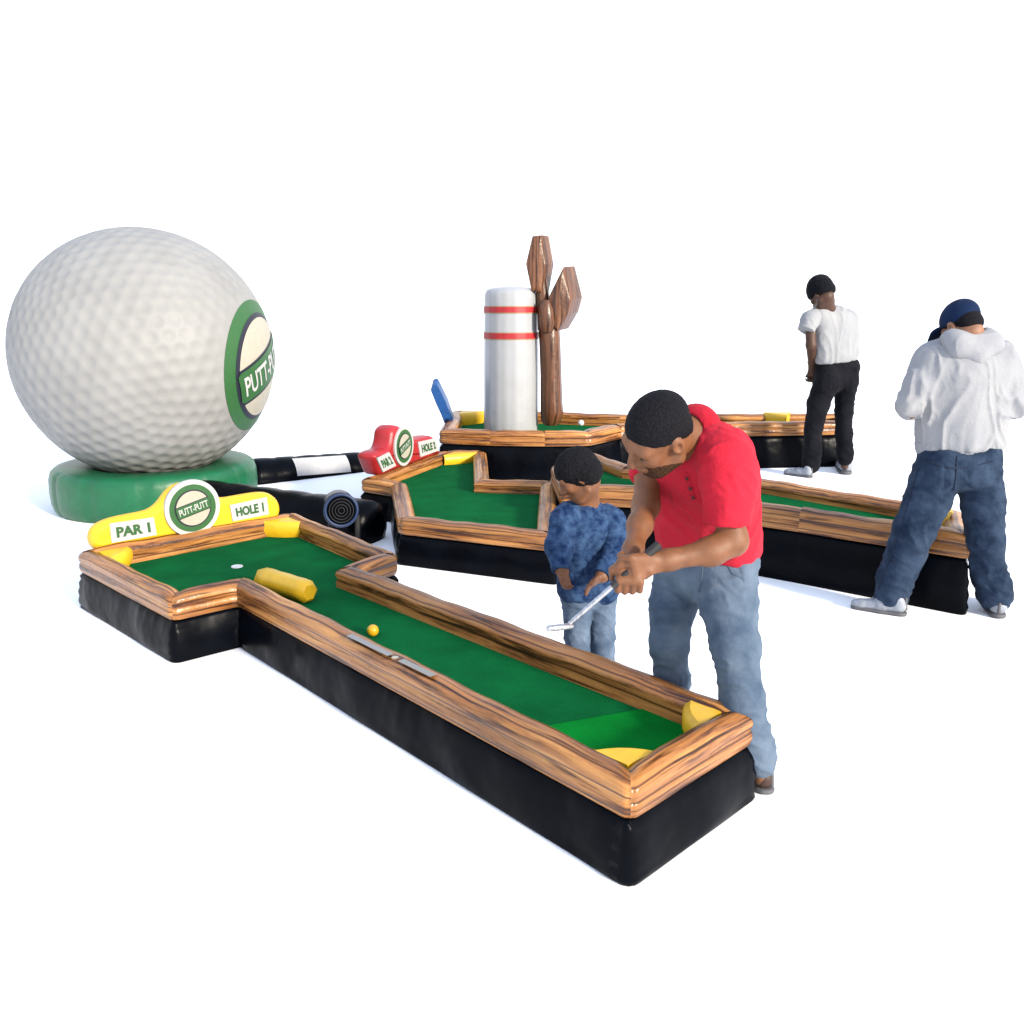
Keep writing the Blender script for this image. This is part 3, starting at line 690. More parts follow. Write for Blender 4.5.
class Head:
    """local frame x = own left, y = forward, z = crown; s scales an adult head"""
    def __init__(s, c, fwd, up, sc=1.0):
        s.c = np.array(c, float); s.y = nrm(fwd); s.x = nrm(np.cross(up, s.y)); s.x = -s.x if False else s.x; s.z = np.cross(s.y, s.x)*-1; s.z = nrm(np.cross(s.x, s.y))*1
        if np.dot(s.z, up) < 0: s.z = -s.z
        s.R = np.array([s.x, s.y, s.z]); s.s = sc
    def p(s, x, y, z): return s.c+s.s*(x*s.x+y*s.y+z*s.z)
    def e(s, c, r, k=.02): return ell(s.p(*c), s.R, np.array(r)*s.s, k*s.s)
    def cp(s, a, b, ra, rb, k=.02): return capw(s.p(*a), s.p(*b), ra*s.s, rb*s.s, k*s.s)
    def prims(s):
        L = [s.e((0, -.012, .035), (.076, .096, .086)), s.e((0, .028, -.035), (.060, .066, .080), .03), s.cp((0, .066, -.098), (0, .062, -.09), .026, .03, .03)]
        L += [s.cp((-.035, .07, .022), (.035, .07, .022), .022, .022, .02), s.cp((0, .092, .012), (0, .112, -.030), .009, .0145, .012), s.cp((-.014, .095, -.036), (.014, .095, -.036), .010, .010, .01)]
        for q in (-1, 1):
            L += [s.e((q*.04, .068, -.02), (.024, .022, .022), .02), s.e((q*.079, -.008, -.008), (.011, .022, .033), .008), s.e((q*.03, .076, .002), (.015, .012, .010), .006)]
            L += [s.cp((q*.06, .0, -.075), (q*.03, .055, -.095), .022, .024, .03)]
        L += [s.e((0, .093, -.060), (.026, .014, .008), .006), s.e((0, .090, -.074), (.022, .014, .009), .006)]
        return L
    def subs(s): return [s.e((q*.031, .098, .004), (.017, .014, .009), .008) for q in (-1, 1)]+[s.e((q*.086, -.004, -.006), (.008, .010, .015), .004) for q in (-1, 1)]
    def hair(s, th=.006, extra=()):
        return [s.e((0, -.014, .037), (.076+th, .096+th, .086+th)), s.e((0, -.055, -.02), (.062+th, .05+th, .05), .02)]+list(extra)
    def hair_cuts(s, front=(.098, .062), back=(-.09, -.062)):
        d = nrm(np.array([0, front[0]-back[0], front[1]-back[1]])); n = nrm(-d[2]*s.y+d[1]*s.z); return [(s.p(0, *front), n, .0016)]
    def neck(s, base, r0=.056, r1=.062): return [capw(s.p(0, -.03, -.06), base, r0*s.s, r1*s.s, .035*s.s)]
def hand(parent_prims, wrist, palm, fdir, across, thumb, s=1.0, curl=.9):
    """palm plus five separate fingers, each two bent segments; fdir = along fingers, across = towards index side, palm normal = closing side"""
    f = nrm(fdir); a = nrm(np.array(across)-np.dot(across, f)*f); n = nrm(thumb); n = nrm(n-np.dot(n, f)*f-np.dot(n, a)*a)
    L = list(parent_prims)
    for o in (-.028, -.01, .01, .028): L.append(capw(np.array(wrist)+a*o*.5*s, np.array(palm)+a*o*s+f*.03*s, .019*s, .0135*s, .012))
    for o, ln in ((-.031, .060), (-.0105, .072), (.0105, .076), (.031, .068)):
        b = np.array(palm)+a*o*s+f*.036*s; c1, s1 = math.cos(curl), math.sin(curl); c2, s2 = math.cos(curl*2.1), math.sin(curl*2.1); c3, s3 = math.cos(curl*2.9), math.sin(curl*2.9)
        m1 = b+(f*c1+n*s1)*ln*.46*s; m2 = m1+(f*c2+n*s2)*ln*.36*s; m3 = m2+(f*c3+n*s3)*ln*.26*s
        L += [capw(b, m1, .0102*s, .0092*s, .004), capw(m1, m2, .0092*s, .0083*s, .003), capw(m2, m3, .0083*s, .0068*s, .003)]
    t0 = np.array(palm)-f*.012*s+a*.030*s; t1 = t0+(a*.6+n*.6+f*.4)*.030*s; t2 = t1+(n*.6+f*.75)*.032*s
    L += [capw(t0, t1, .014*s, .0115*s, .008), capw(t1, t2, .0112*s, .0085*s, .004)]
    return L
def shoe(parent, heel, toe, mats, s=1.0, name='shoe'):
    """heel and toe are ground points of the sole"""
    h, t_ = np.array(heel, float), np.array(toe, float); f = nrm(t_-h); l = np.array([-f[1], f[0], 0]); L = np.linalg.norm(t_-h); z = np.array([0, 0, 1.])
    def q(a, b, c): return h+f*a*L+l*b*L+z*c*L
    pr_ = [capw(q(.14, 0, .17), q(.45, 0, .15), .13*L, .135*L, .05*L), capw(q(.45, 0, .14), q(.80, .02, .11), .135*L, .10*L, .05*L), capw(q(.80, .03, .10), q(.90, .03, .095), .105*L, .09*L, .04*L), capw(q(.15, 0, .2), q(.17, 0, .30), .125*L, .12*L, .05*L)]
    u = blob(name, pr_, mats[0], parent, .006, 1, cuts=[(q(0, 0, .055), z)])
    sp = [capw(q(.12, 0, .04), q(.45, 0, .04), .135*L, .14*L, .02), capw(q(.45, 0, .04), q(.88, .03, .04), .14*L, .11*L, .02)]
    blob('sole', sp, mats[1], u, .006, 1, cuts=[(q(0, 0, .004), z), (q(0, 0, .075), -z)])
    for sgn in (-1, 1):
        blob('side_stripe', [capw(q(.40, sgn*.128, .12), q(.58, sgn*.098, .21), .018*L, .012*L, .01)], mats[1], u, .004, 1)
    blob('heel_tab', [capw(q(.015, 0, .13), q(.03, 0, .34), .03*L, .025*L, .01)], mats[1], u, .004, 1)
    blob('lace', [capw(q(.50, -.06, .285), q(.50, .06, .285), .014*L, .014*L, .01)], mats[0], u, .004, 1)
    blob('lace', [capw(q(.60, -.06, .26), q(.60, .06, .26), .014*L, .014*L, .01)], mats[0], u, .004, 1)
    return u
def eyes(H, parent):
    for q_ in (-1, 1):
        mb = MB(); c = H.p(q_*.031, .080, .003); r = .0098*H.s
        mb.grid([[c+r*(math.cos(a)*math.cos(b)*H.x+math.sin(b)*H.z+math.sin(a)*math.cos(b)*H.y) for b in np.linspace(-1.57, 1.57, 9)] for a in np.linspace(0, 2*math.pi, 16, endpoint=False)], 0, closed_u=True)
        i = MB(); pc = c+H.y*r*.93-H.z*.002
        i.add([pc+H.y*.0012+.0055*H.s*(math.cos(a)*H.x+math.sin(a)*H.z) for a in np.linspace(0, 2*math.pi, 14, endpoint=False)], [tuple(range(14))], 0)
        e = mb.build('eye', M['eye'], parent); i.build('iris', M['hair'], e)
Z = np.array([0, 0, 1.])

# ---- man in red polo
RM = thing('person', 'man in a bright red polo shirt and light jeans bending over the near lane', 'person', (.73, 2.88, 0))
Fd = np.array([-.77, -.64, 0.]); Ld = np.array([.64, -.77, 0.])
hfw = nrm(np.array([-.73, -.22, -.65])); hup = nrm(np.array([-.40, -.66, .68])); hd = Head(at(657, 433, 2.50), hfw, hup, 1.0)
nb = at(693, 437, 2.63)
arms = chain([(727, 500, 2.50, 15), (733, 541, 2.48, 13.5), (712, 551, 2.46, 13.5), (668, 560, 2.43, 9.5), (655, 562, 2.42, 9)], .03)
arms += chain([(648, 470, 2.76, 13), (646, 506, 2.68, 12.5), (640, 525, 2.60, 11.5), (633, 550, 2.50, 9), (631, 558, 2.47, 9)], .03)
grip0, grip1 = at(646, 556, 2.40), at(612, 587, 2.37); gd = nrm(grip1-grip0)
w1, w2_ = at(655, 562, 2.42), at(631, 558, 2.47)
pl1 = at(644, 563, 2.385); pl2 = at(630, 570, 2.385)
arms = hand(arms, w1, pl1, nrm(np.array([-.75, -.25, -.25])), -gd*-1, np.array([-.1, 1, -.2]), 1.0, .85)
arms = hand(arms, w2_, pl2, nrm(np.array([-.05, -.35, -.85])), gd, np.array([.9, .1, -.2]), 1.0, .8)
torso_in = [capw(nb, at(700, 470, 2.66), .07, .10, .05)]
# right body order: torso core ties head, neck and arms into one surface under the shirt
core = [capw(at(693, 440, 2.63), at(705, 520, 2.82), .07, .08, .04), capw(at(662, 462, 2.74), at(720, 464, 2.56), .04, .04, .03), capw(at(720, 464, 2.56), at(727, 500, 2.50), .04, .042, .03), capw(at(662, 462, 2.74), at(648, 470, 2.76), .04, .038, .03), capw(at(705, 520, 2.82), at(705, 575, 2.9), .08, .07, .04)]
legs_in = chain([(695, 575, 2.95, 16), (676, 602, 3.0, 14), (669, 642, 2.99, 12), (672, 690, 3.02, 9)], .02)+chain([(712, 575, 2.9, 18), (728, 602, 2.80, 18), (735, 645, 2.76, 14), (742, 700, 2.74, 12), (757, 756, 2.715, 9), (761, 778, 2.72, 8)], .02)
body = blob('body', hd.prims()+hd.neck(nb)+core+arms+legs_in, M['skin'], RM, .0042, 1, subs=hd.subs())
eyes(hd, body)
blob('hair', hd.hair(.0035), M['hair'], RM, .004, 1, folds=(.0022, .008, .008, 0, 3), cuts=hd.hair_cuts((.095, .065), (-.09, -.052)))
blob('beard', [hd.e((0, .0285, -.036), (.0608, .0666, .0808), .01), hd.cp((0, .0665, -.0985), (0, .0625, -.0905), .0268, .0308, .03)]+[hd.cp((q*.0605, .0, -.0745), (q*.0305, .0555, -.0955), .0226, .0246, .03) for q in (-1, 1)],
     M['beard'], RM, .0035, 1, cuts=[(hd.p(0, .03, -.064), nrm(-hd.z*.95+hd.y*.35)), (hd.p(0, .0, 0), nrm(hd.y*.9+hd.x*0))], subs=[hd.e((0, .098, -.066), (.03, .03, .014), .004)])
sh = [cap((690, 548, 2.98, 31), (672, 462, 2.76, 30), .06), cap((727, 540, 2.84, 33), (722, 456, 2.56, 31), .06), cap((709, 520, 2.86, 40), (716, 470, 2.70, 38), .06), cap((690, 440, 2.66, 24), (705, 470, 2.68, 34), .06),
      cap((700, 548, 2.97, 34), (722, 546, 2.90, 36), .05)]
sp_s = [(at(722, 500, 2.55), .12, 1.2), (at(690, 530, 2.75), .15, .8)]
shirt = blob('polo_shirt', sh, M['polo'], RM, .0065, 1, folds=(.0075, .075, .17, .6, 3), spots=sp_s, cuts=[(at(712, 554, 2.9), nrm([.10, .02, 1.0]))],
             subs=[capw(nb+nrm(hd.c-nb)*.02, nb+nrm(hd.c-nb)*.2, .064, .085, .01)])
def sleeve(pts, mat, parent, vox, amp, sx, seed, back=.0):
    a, b = pt(pts[-2])[0], pt(pts[-1])[0]; d = nrm(b-a)
    return blob('sleeve', chain(pts, .04), mat, parent, vox, 1, folds=(amp, sx, sx*.7, .5, seed), cuts=[(b+d*back, -d)])
sleeve([(716, 449, 2.58, 27), (726, 462, 2.52, 26), (729, 485, 2.50, 25), (727, 524, 2.49, 24)], M['polo'], shirt, .006, .006, .08, 4)
sleeve([(666, 456, 2.78, 21), (652, 464, 2.78, 19), (646, 481, 2.74, 17)], M['polo'], shirt, .006, .005, .08, 5)
# collar: open band round the neck
ncd = nrm(hd.c-nb); ca = nrm(np.cross(ncd, Z)); cb_ = np.cross(ncd, ca); mb = MB(); rows = []
for a in np.linspace(0, 2*math.pi, 40):
    d = math.cos(a)*ca+math.sin(a)*cb_; fr = max(0, np.dot(d, Fd*.6-Z*.6)); rows.append([nb+ncd*(.045-.02*fr)+d*(.063+.004), nb+ncd*(.047-.02*fr)+d*.073, nb+ncd*(.012-.04*fr)+d*(.098+.012*fr), nb+ncd*(-.004-.045*fr)+d*(.102+.014*fr), nb+ncd*(-.002-.045*fr)+d*(.094+.01*fr)])
mb.grid(rows, 0); mb.build('collar', M['polo2'], shirt)
pants = [cap((690, 556, 3.0, 29), (724, 556, 2.88, 31), .05), cap((707, 556, 2.93, 36), (707, 568, 2.93, 38), .05)]
pants += chain([(681, 566, 3.0, 27), (674, 602, 3.0, 23), (669, 642, 2.99, 19), (672, 680, 3.02, 17), (671, 722, 3.04, 17)], .03)
pants += chain([(727, 566, 2.85, 31), (728, 602, 2.80, 28), (735, 645, 2.76, 23), (742, 700, 2.74, 21.5), (752, 738, 2.725, 18), (757, 754, 2.725, 16.5), (760, 763, 2.725, 15.5)], .03)
rj = blob('jeans', pants, M['jeans'], RM, .007, 1, folds=(.0075, .12, .060, .45, 8), spots=[(at(728, 590, 2.8), .10, .7), (at(752, 740, 2.72), .09, 1.1), (at(680, 590, 3.0), .10, .6)], cuts=[(at(708, 545, 2.93), -Z)])
cf = [cap((759, 752, 2.715, 15.5), (761, 764, 2.712, 13), .02)]; 
sL = gz(768, 794, 0); shoe(RM, sL+np.array([.015, .0, 0]), sL+np.array([-.175, .185, 0]), (M['shoeb'], M['sole']))
sR = gz(676, 742, 0); shoe(RM, sR+np.array([.08, .02, 0]), sR+np.array([-.11, .16, 0]), (M['shoeb'], M['sole']))
# putter
PT = thing('putter', 'thin steel putter held in both hands by the man in red', 'golf club', grip1)
mb = MB(); mb.tube([grip0-gd*.05, grip0, grip1], [.013, .0135, .011], 14); mb.build('grip', M['rubber'], PT)
e0 = at(569, 624, 2.34); mb = MB(); mb.tube([grip1-gd*.01, grip1+(e0-grip1)*.5, e0], [.0075, .0068, .006], 12); mb.build('shaft', M['steel'], PT)
h0, h1 = at(572, 626, 2.335), at(548, 628.5, 2.30); mb = MB(); hdn = nrm(h1-h0); hs = nrm(np.cross(hdn, Z))
mb.tube([h0-hdn*.004, h0, h0+(h1-h0)*.4, h0+(h1-h0)*.8, h1, h1+hdn*.004], [.004, .008, .0095, .0095, .009, .005], 14); mb.build('club_head', M['steel'], PT)

# ---- boy
BY = thing('person', 'small boy in a blue patterned top and faded jeans beside the man in red', 'person', (.36, 3.73, 0))
bf = nrm(np.array([-.97, .02, 0])); bl = np.array([-bf[1], bf[0], 0]); bl = np.array([bf[1]*-1, bf[0], 0])
hb_ = Head(at(578, 475, 3.60), bf*.80-Z*.60, bf*.60+Z*.80, .86)
nbb = at(585, 503, 3.68)
barm = chain([(566, 516, 3.60, 10), (556, 548, 3.56, 9), (562, 570, 3.50, 7)], .02)+chain([(611, 520, 3.70, 10), (620, 550, 3.63, 9), (602, 576, 3.52, 7)], .02)
barm = hand(barm, at(562, 570, 3.50), at(564.5, 576, 3.485), [.1, -.2, -1], [-.8, -.5, 0], [.9, .3, 0], .62, .5)
barm = hand(barm, at(602, 576, 3.52), at(596, 580.5, 3.49), [-.8, -.3, -.5], [-.1, -.6, .6], [.1, .6, -.6], .62, .6)
bcore = [capw(nbb, at(588, 590, 3.72), .06, .08, .03), capw(at(566, 516, 3.60), at(611, 520, 3.70), .04, .04, .03), capw(at(582, 595, 3.70), at(578, 662, 3.68), .045, .03, .02), capw(at(597, 595, 3.73), at(603, 664, 3.74), .045, .03, .02)]
bb = blob('body', hb_.prims()+hb_.neck(nbb, .05, .055)+bcore+barm, M['skin'], BY, .0042, 1, subs=hb_.subs()); eyes(hb_, bb)
blob('hair', hb_.hair(.013, [hb_.e((0, -.040, -.018), (.096, .070, .066), .03)]), M['hair'], BY, .004, 1, folds=(.005, .018, .05, .2, 3), cuts=hb_.hair_cuts((.105, .058), (.0, -.10)))
bs = [cap((576, 520, 3.64, 18), (577, 588, 3.68, 20), .05), cap((600, 522, 3.70, 18), (600, 588, 3.72, 20), .05), cap((585, 508, 3.68, 14), (588, 530, 3.68, 20), .04)]
jk = blob('jacket', bs, M['kjacket'], BY, .006, 1, folds=(.006, .05, .11, .4, 12), cuts=[(at(588, 602, 3.7), Z)], subs=[capw(nbb+Z*.015, nbb+nrm(hb_.c-nbb)*.12, .045, .065, .01)])
sleeve([(570, 515, 3.62, 14), (565, 520, 3.60, 13.5), (559, 546, 3.57, 12.5), (562, 571, 3.50, 10)], M['kjacket'], jk, .005, .006, .05, 3)
sleeve([(606, 518, 3.70, 14), (611, 523, 3.69, 13.5), (618, 548, 3.64, 12.5), (601, 576, 3.52, 10)], M['kjacket'], jk, .005, .006, .05, 6)
bj = [cap((577, 596, 3.68, 17), (600, 596, 3.73, 17), .04)]+chain([(577, 602, 3.68, 15.5), (577, 635, 3.66, 13), (579, 664, 3.70, 12)], .012)+chain([(601, 602, 3.74, 15.5), (602, 635, 3.72, 13), (603, 665, 3.75, 12)], .012)
blob('jeans', bj, M['kjeans'], BY, .006, 1, folds=(.006, .08, .04, .4, 5), cuts=[(at(588, 592, 3.7), -Z)])
for px_, py_ in ((577, 672), (602, 673)):
    g0 = gz(px_, py_); shoe(BY, g0-bf*.07, g0+bf*.09, (M['shoe'], M['sole']))

# ---- man in white hoodie, seen from behind
HM = thing('person', 'man in a white hoodie, navy cap and dark jeans seen from behind', 'person', (2.30, 4.52, 0))
hf = nrm(np.array([-.30, .95, 0])); hh = Head(at(962, 327, 4.50), hf*.74-Z*.67, hf*.67+Z*.74, .99)
nh = at(966, 345, 4.47)
ha = chain([(926, 366, 4.5, 11), (910, 408, 4.48, 10), (935, 398, 4.75, 8), (946, 395, 4.84, 7)], .03)+chain([(1003, 364, 4.5, 11), (1013, 408, 4.5, 10), (986, 398, 4.78, 8), (972, 395, 4.86, 7)], .03)
ha = hand(ha, at(946, 395, 4.84), at(950, 394, 4.88), [.5, .7, .1], [0, .1, 1], [.8, -.5, 0], 1, .7); ha = hand(ha, at(972, 395, 4.86), at(967, 394, 4.90), [-.6, .7, .1], [0, .1, 1], [-.8, -.5, 0], 1, .7)
hc = [capw(nh, at(960, 440, 4.5), .07, .10, .05), capw(at(926, 366, 4.5), at(1003, 364, 4.5), .05, .05, .03), *chain([(945, 455, 4.5, 14), (936, 474, 4.5, 14), (914, 530, 4.51, 12), (895, 584, 4.56, 9), (893, 605, 4.57, 8)], .02), *chain([(972, 455, 4.5, 14), (979, 474, 4.48, 14), (985, 540, 4.5, 11), (993, 590, 4.51, 9), (995, 606, 4.51, 8)], .02)]
hbod = blob('body', hh.prims()+hh.neck(nh, .058, .066)+hc+ha, M['skin3'], HM, .005, 1, subs=hh.subs()); eyes(hh, hbod)
blob('hair', hh.hair(.004), M['hair'], HM, .006, 1, cuts=hh.hair_cuts((.095, .06), (-.09, -.075)))
capo = blob('cap', [hh.e((0, -.012, .045), (.088, .108, .092), .02), hh.e((0, -.012, .138), (.010, .010, .008), .004)], M['cap'], HM, .005, 1, cuts=hh.hair_cuts((.10, .050), (-.12, -.030)))
blob('brim', [hh.e((0, .125, .048), (.076, .080, .010), .01), hh.e((0, .10, .054), (.08, .05, .010), .02)], M['cap'], capo, .004, 1)
hs_ = [cap((938, 440, 4.52, 21), (938, 372, 4.5, 25), .06), cap((983, 438, 4.5, 21), (990, 370, 4.5, 24), .06), cap((960, 440, 4.5, 26), (964, 372, 4.48, 30), .06), cap((935, 360, 4.5, 18), (996, 357, 4.5, 18), .05), cap((960, 345, 4.49, 15), (964, 365, 4.49, 24), .06)]
hs_ += chain([(930, 366, 4.5, 16), (919, 385, 4.47, 15), (910, 405, 4.47, 12.5), (922, 402, 4.62, 11), (940, 396, 4.79, 9)], .03)+chain([(1000, 364, 4.5, 16), (1010, 385, 4.48, 15), (1014, 405, 4.48, 12), (1000, 402, 4.64, 11), (978, 396, 4.81, 9)], .03)
hoo = blob('hoodie', hs_, M['hoodie'], HM, .008, 1, folds=(.012, .085, .20, .75, 21), spots=[(at(925, 410, 4.45), .14, .9), (at(1000, 410, 4.45), .14, .9), (at(958, 436, 4.3), .14, .4)], cuts=[(at(959, 449, 4.5), nrm(Z+np.array([-.08, 0, 0])))], subs=[capw(nh+Z*.03, nh+Z*.15, .062, .085, .01)])
hk = [cap((949, 339, 4.45, 8), (958, 349, 4.40, 8), .06), cap((958, 349, 4.40, 8), (978, 357, 4.375, 6), .06), cap((978, 357, 4.375, 6), (993, 345, 4.41, 8), .06), cap((993, 345, 4.41, 8), (986, 335, 4.47, 8), .05), cap((962, 345, 4.415, 9), (980, 346, 4.41, 9), .06), cap((955, 340, 4.43, 8), (988, 340, 4.43, 8), .05)]
hood = blob('hood', hk, M['hoodie'], hoo, .006, 2, folds=(.004, .10, .10, .3, 2), subs=[capw(nh+Z*.035, nh+Z*.2, .064, .09, .012)])
hwb = [cap((937, 444, 4.52, 20.5), (983, 442, 4.5, 20.5), .05), cap((958, 444, 4.51, 25), (962, 443, 4.51, 25), .05)]
blob('waistband', hwb, M['hoodie'], hoo, .006, 1, wr=.002, wl=.025, seed=31, cuts=[(at(959, 454, 4.5), nrm(Z+np.array([-.08, 0, 0]))), (at(959, 439, 4.5), nrm(-Z+np.array([.08, 0, 0])))])
hj = [cap((940, 456, 4.5, 21), (980, 455, 4.48, 20), .05), cap((944, 470, 4.46, 22), (978, 470, 4.46, 20), .04)]
hj += chain([(936, 474, 4.5, 23), (927, 500, 4.5, 21.5), (914, 530, 4.51, 20), (905, 556, 4.54, 18.5), (895, 580, 4.55, 17), (892, 594, 4.55, 16.5)], .02)+chain([(979, 474, 4.48, 21), (983, 505, 4.48, 20), (985, 540, 4.5, 17.5), (988, 570, 4.51, 16), (992, 582, 4.51, 16), (994.5, 595, 4.51, 16.5)], .02)
hje = blob('jeans', hj, M['djeans'], HM, .008, 1, folds=(.0085, .13, .065, .5, 17), spots=[(at(895, 585, 4.5), .12, 1.0), (at(993, 585, 4.5), .12, 1.0), (at(955, 490, 4.4), .12, .6), (at(912, 535, 4.45), .1, .6)], cuts=[(at(959, 446, 4.5), nrm(-Z+np.array([.08, 0, 0])))])
shoe(HM, gz(906, 616), gz(850, 607), (M['shoe'], M['sole'])); shoe(HM, gz(998, 619), gz(990, 601), (M['shoe'], M['sole']))

# ---- far man in white tee
FM = thing('person', 'distant man in a white T-shirt, black knit cap and black jeans', 'person', (3.04, 8.5, 0))
ff = nrm(np.array([-.45, .89, 0])); fh = Head(at(821, 294, 8.40), ff*.72-Z*.69, ff*.69+Z*.72, 1.12)
nf = at(826, 311, 8.45)
fa = chain([(810, 318, 8.35, 5.5), (811, 345, 8.32, 5), (812, 362, 8.52, 4), (812, 369, 8.58, 3.8)], .02)+chain([(846, 318, 8.7, 5.5), (840, 345, 8.85, 5), (818, 367, 8.66, 4), (815, 371, 8.62, 3.8)], .02)
fa = hand(fa, at(812, 369, 8.58), at(812, 373, 8.60), [-.3, .2, -1], [-.6, .6, 0], [.4, .6, -.1], 1.05, .8); fa = hand(fa, at(815, 371, 8.62), at(813, 376, 8.63), [-.3, -.2, -1], [-.6, .6, 0], [-.4, -.6, -.1], 1.05, .8)
fc = [capw(nf, at(836, 360, 8.5), .08, .10, .05), capw(at(810, 318, 8.35), at(846, 318, 8.7), .06, .06, .03), *chain([(830, 372, 8.48, 7), (825, 386, 8.46, 7), (818, 405, 8.46, 6), (813, 430, 8.46, 5), (811, 470, 8.45, 4)], .02), *chain([(842, 372, 8.5, 7), (846, 386, 8.52, 6.5), (844, 410, 8.53, 5), (844, 435, 8.55, 5), (845, 466, 8.55, 4)], .02)]
fb = blob('body', fh.prims()+fh.neck(nf, .06, .066)+fc+fa, M['skin2'], FM, .006, 1, subs=fh.subs()); eyes(fh, fb)
blob('knit_cap', fh.hair(.024, [fh.e((0, -.02, .07), (.084, .092, .088), .03), fh.e((0, -.02, .155), (.02, .02, .016), .02)]), M['knit'], FM, .007, 1, wr=.002, wl=.03, cuts=fh.hair_cuts((.11, .03), (-.11, -.072)))
fs_ = [cap((826, 356, 8.46, 12), (822, 320, 8.42, 12), .06), cap((847, 352, 8.52, 12), (844, 324, 8.58, 13), .06), cap((836, 354, 8.5, 16), (834, 322, 8.5, 16), .06), cap((818, 316, 8.40, 9), (846, 320, 8.62, 10), .05)]
ts = blob('t_shirt', fs_, M['tee'], FM, .011, 1, folds=(.012, .10, .24, .6, 6), cuts=[(at(836, 362, 8.5), nrm(Z+np.array([-.12, 0, 0])))], subs=[capw(nf+Z*.03, nf+Z*.16, .065, .09, .01)])
sleeve([(818, 316, 8.40, 9), (810, 320, 8.36, 8.5), (806, 331, 8.32, 8.5)], M['tee'], ts, .009, .007, .10, 6)
sleeve([(844, 319, 8.6, 9), (848, 325, 8.68, 8.5), (846, 334, 8.78, 8)], M['tee'], ts, .009, .007, .10, 7)
fj = [cap((827, 368, 8.48, 11.5), (848, 367, 8.52, 11.5), .06), cap((828, 380, 8.46, 12.5), (846, 380, 8.52, 12), .05)]
fj += chain([(825, 386, 8.46, 12.5), (818, 405, 8.46, 10.5), (813, 430, 8.46, 8.5), (812, 452, 8.46, 8.8), (811, 465, 8.45, 9)], .03)+chain([(846, 386, 8.52, 11), (844, 410, 8.53, 8.5), (844, 435, 8.55, 8), (845, 452, 8.55, 8), (845, 459, 8.55, 7.5)], .03)
fje = blob('jeans', fj, M['bjeans'], FM, .011, 1, folds=(.011, .16, .09, .5, 9), cuts=[(at(836, 360, 8.5), -Z)])
shoe(FM, gz(812, 478), gz(784, 474), (M['shoe'], M['sole']), 1); shoe(FM, gz(846, 475), gz(841, 467), (M['shoe'], M['sole']), 1)

# ---- sewn details
Tj = tree(rj)
seam('seam', Tj, [(703, 566), (702, 580), (699, 592)], .003, M['jthread'], rj, .001)
patch('pocket', Tj, [(738, 566), (750, 560), (752, 582), (744, 586)], .004, M['jeans'], rj, 6)
seam('pocket_edge', Tj, [(726, 562), (733, 574), (747, 580)], .003, M['jthread'], rj, .001)
Ts = tree(shirt)
patch('placket', Ts, [(683, 470), (690, 471), (697, 500), (690, 501)], .0035, M['polo2'], shirt, 6)
for bx, by in ((688, 478), (691.5, 488), (694, 497)):
    h = hit(Ts, bx, by)
    if h is not None:
        mb = MB(); aa = nrm(np.cross(h[1], Z)); ab = np.cross(h[1], aa); c0 = h[0]+h[1]*.004
        mb.add([c0+.0055*(math.cos(k)*aa+math.sin(k)*ab)+h[1]*d for d in (0, .003) for k in np.linspace(0, 6.283, 12, endpoint=False)], [tuple(range(12, 24))]+[(i, (i+1) % 12, 12+(i+1) % 12, 12+i) for i in range(12)], 0)
        mb.build('button', M['button'], shirt)
Th = tree(hje)
for qd in ([(924, 466), (946, 464), (944, 488), (920, 488)], [(966, 463), (990, 464), (992, 487), (969, 488)]): patch('pocket', Th, qd, .006, M['djeans'], hje, 8, 4)
seam('seam', Th, [(957, 456), (956, 475), (954, 490)], .004, M['thread'], hje, .001)
seam('seam', Th, [(918, 470), (903, 520), (889, 560), (878, 590)], .003, M['thread'], hje, .001)
seam('seam', Th, [(924, 460), (940, 466), (957, 469), (975, 466), (993, 461)], .003, M['thread'], hje, .001)
Tf = tree(fje)
for qd in ([(820, 378), (833, 377), (832, 392), (819, 393)], [(843, 377), (855, 378), (855, 391), (844, 392)]): patch('pocket', Tf, qd, .008, M['bjeans'], fje, 8, 3)
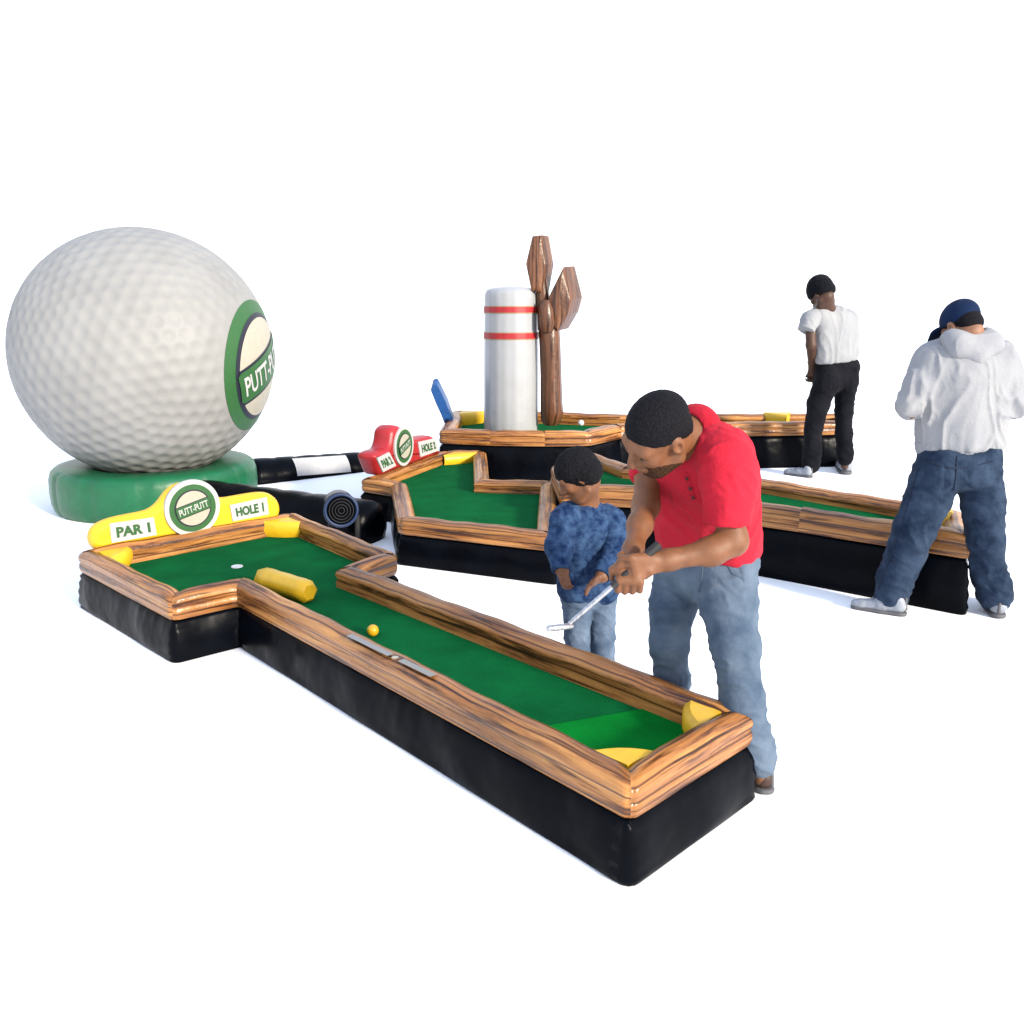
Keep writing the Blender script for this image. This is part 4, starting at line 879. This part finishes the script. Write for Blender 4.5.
# ------------------------------------------------------------------ light
SUN_EL = math.radians(20); sd = np.array([.70, -.71, 0]); sd = nrm(sd)*math.cos(SUN_EL)+Z*math.sin(SUN_EL)
sl = bpy.data.lights.new('sun', 'SUN'); sl.energy = 5.0; sl.angle = math.radians(8); sl.color = (1, .90, .75)
so = bpy.data.objects.new('sun', sl); COL.objects.link(so); so.location = (6, -8, 9); so.rotation_euler = Vector(-sd).to_track_quat('-Z', 'Y').to_euler()
w = bpy.data.worlds.new('World'); SC.world = w; w.use_nodes = True; nt = w.node_tree; bg = nt.nodes['Background']
sky = nt.nodes.new('ShaderNodeTexSky'); sky.sky_type = 'NISHITA'; sky.sun_disc = False; sky.sun_elevation = SUN_EL; sky.sun_rotation = math.atan2(sd[0], sd[1]); sky.dust_density = 2
tc = nt.nodes.new('ShaderNodeTexCoord'); sx = nt.nodes.new('ShaderNodeSeparateXYZ'); nt.links.new(tc.outputs['Generated'], sx.inputs[0])
rp = nt.nodes.new('ShaderNodeMapRange'); rp.inputs[1].default_value = .30; rp.inputs[2].default_value = .50; rp.inputs[3].default_value = 0; rp.inputs[4].default_value = .2; nt.links.new(sx.outputs[2], rp.inputs[0])
mx = nt.nodes.new('ShaderNodeMix'); mx.data_type = 'RGBA'; nt.links.new(rp.outputs[0], mx.inputs[0])
CL = 6.8; hz = nt.nodes.new('ShaderNodeMix'); hz.data_type = 'RGBA'; hz.inputs[6].default_value = (CL, CL, CL*1.02, 1); hz.inputs[7].default_value = (CL*.76, CL*.91, CL*1.22, 1)
r2 = nt.nodes.new('ShaderNodeMapRange'); r2.inputs[1].default_value = .30; r2.inputs[2].default_value = .55; nt.links.new(sx.outputs[2], r2.inputs[0]); nt.links.new(r2.outputs[0], hz.inputs[0])
nt.links.new(hz.outputs[2], mx.inputs[6]); nt.links.new(sky.outputs[0], mx.inputs[7])
nt.links.new(mx.outputs[2], bg.inputs[0]); bg.inputs[1].default_value = .15
SC.view_settings.view_transform = 'Standard'; SC.view_settings.look = 'None'; SC.view_settings.exposure = .74; SC.view_settings.gamma = 1
SC.view_settings.use_curve_mapping = False
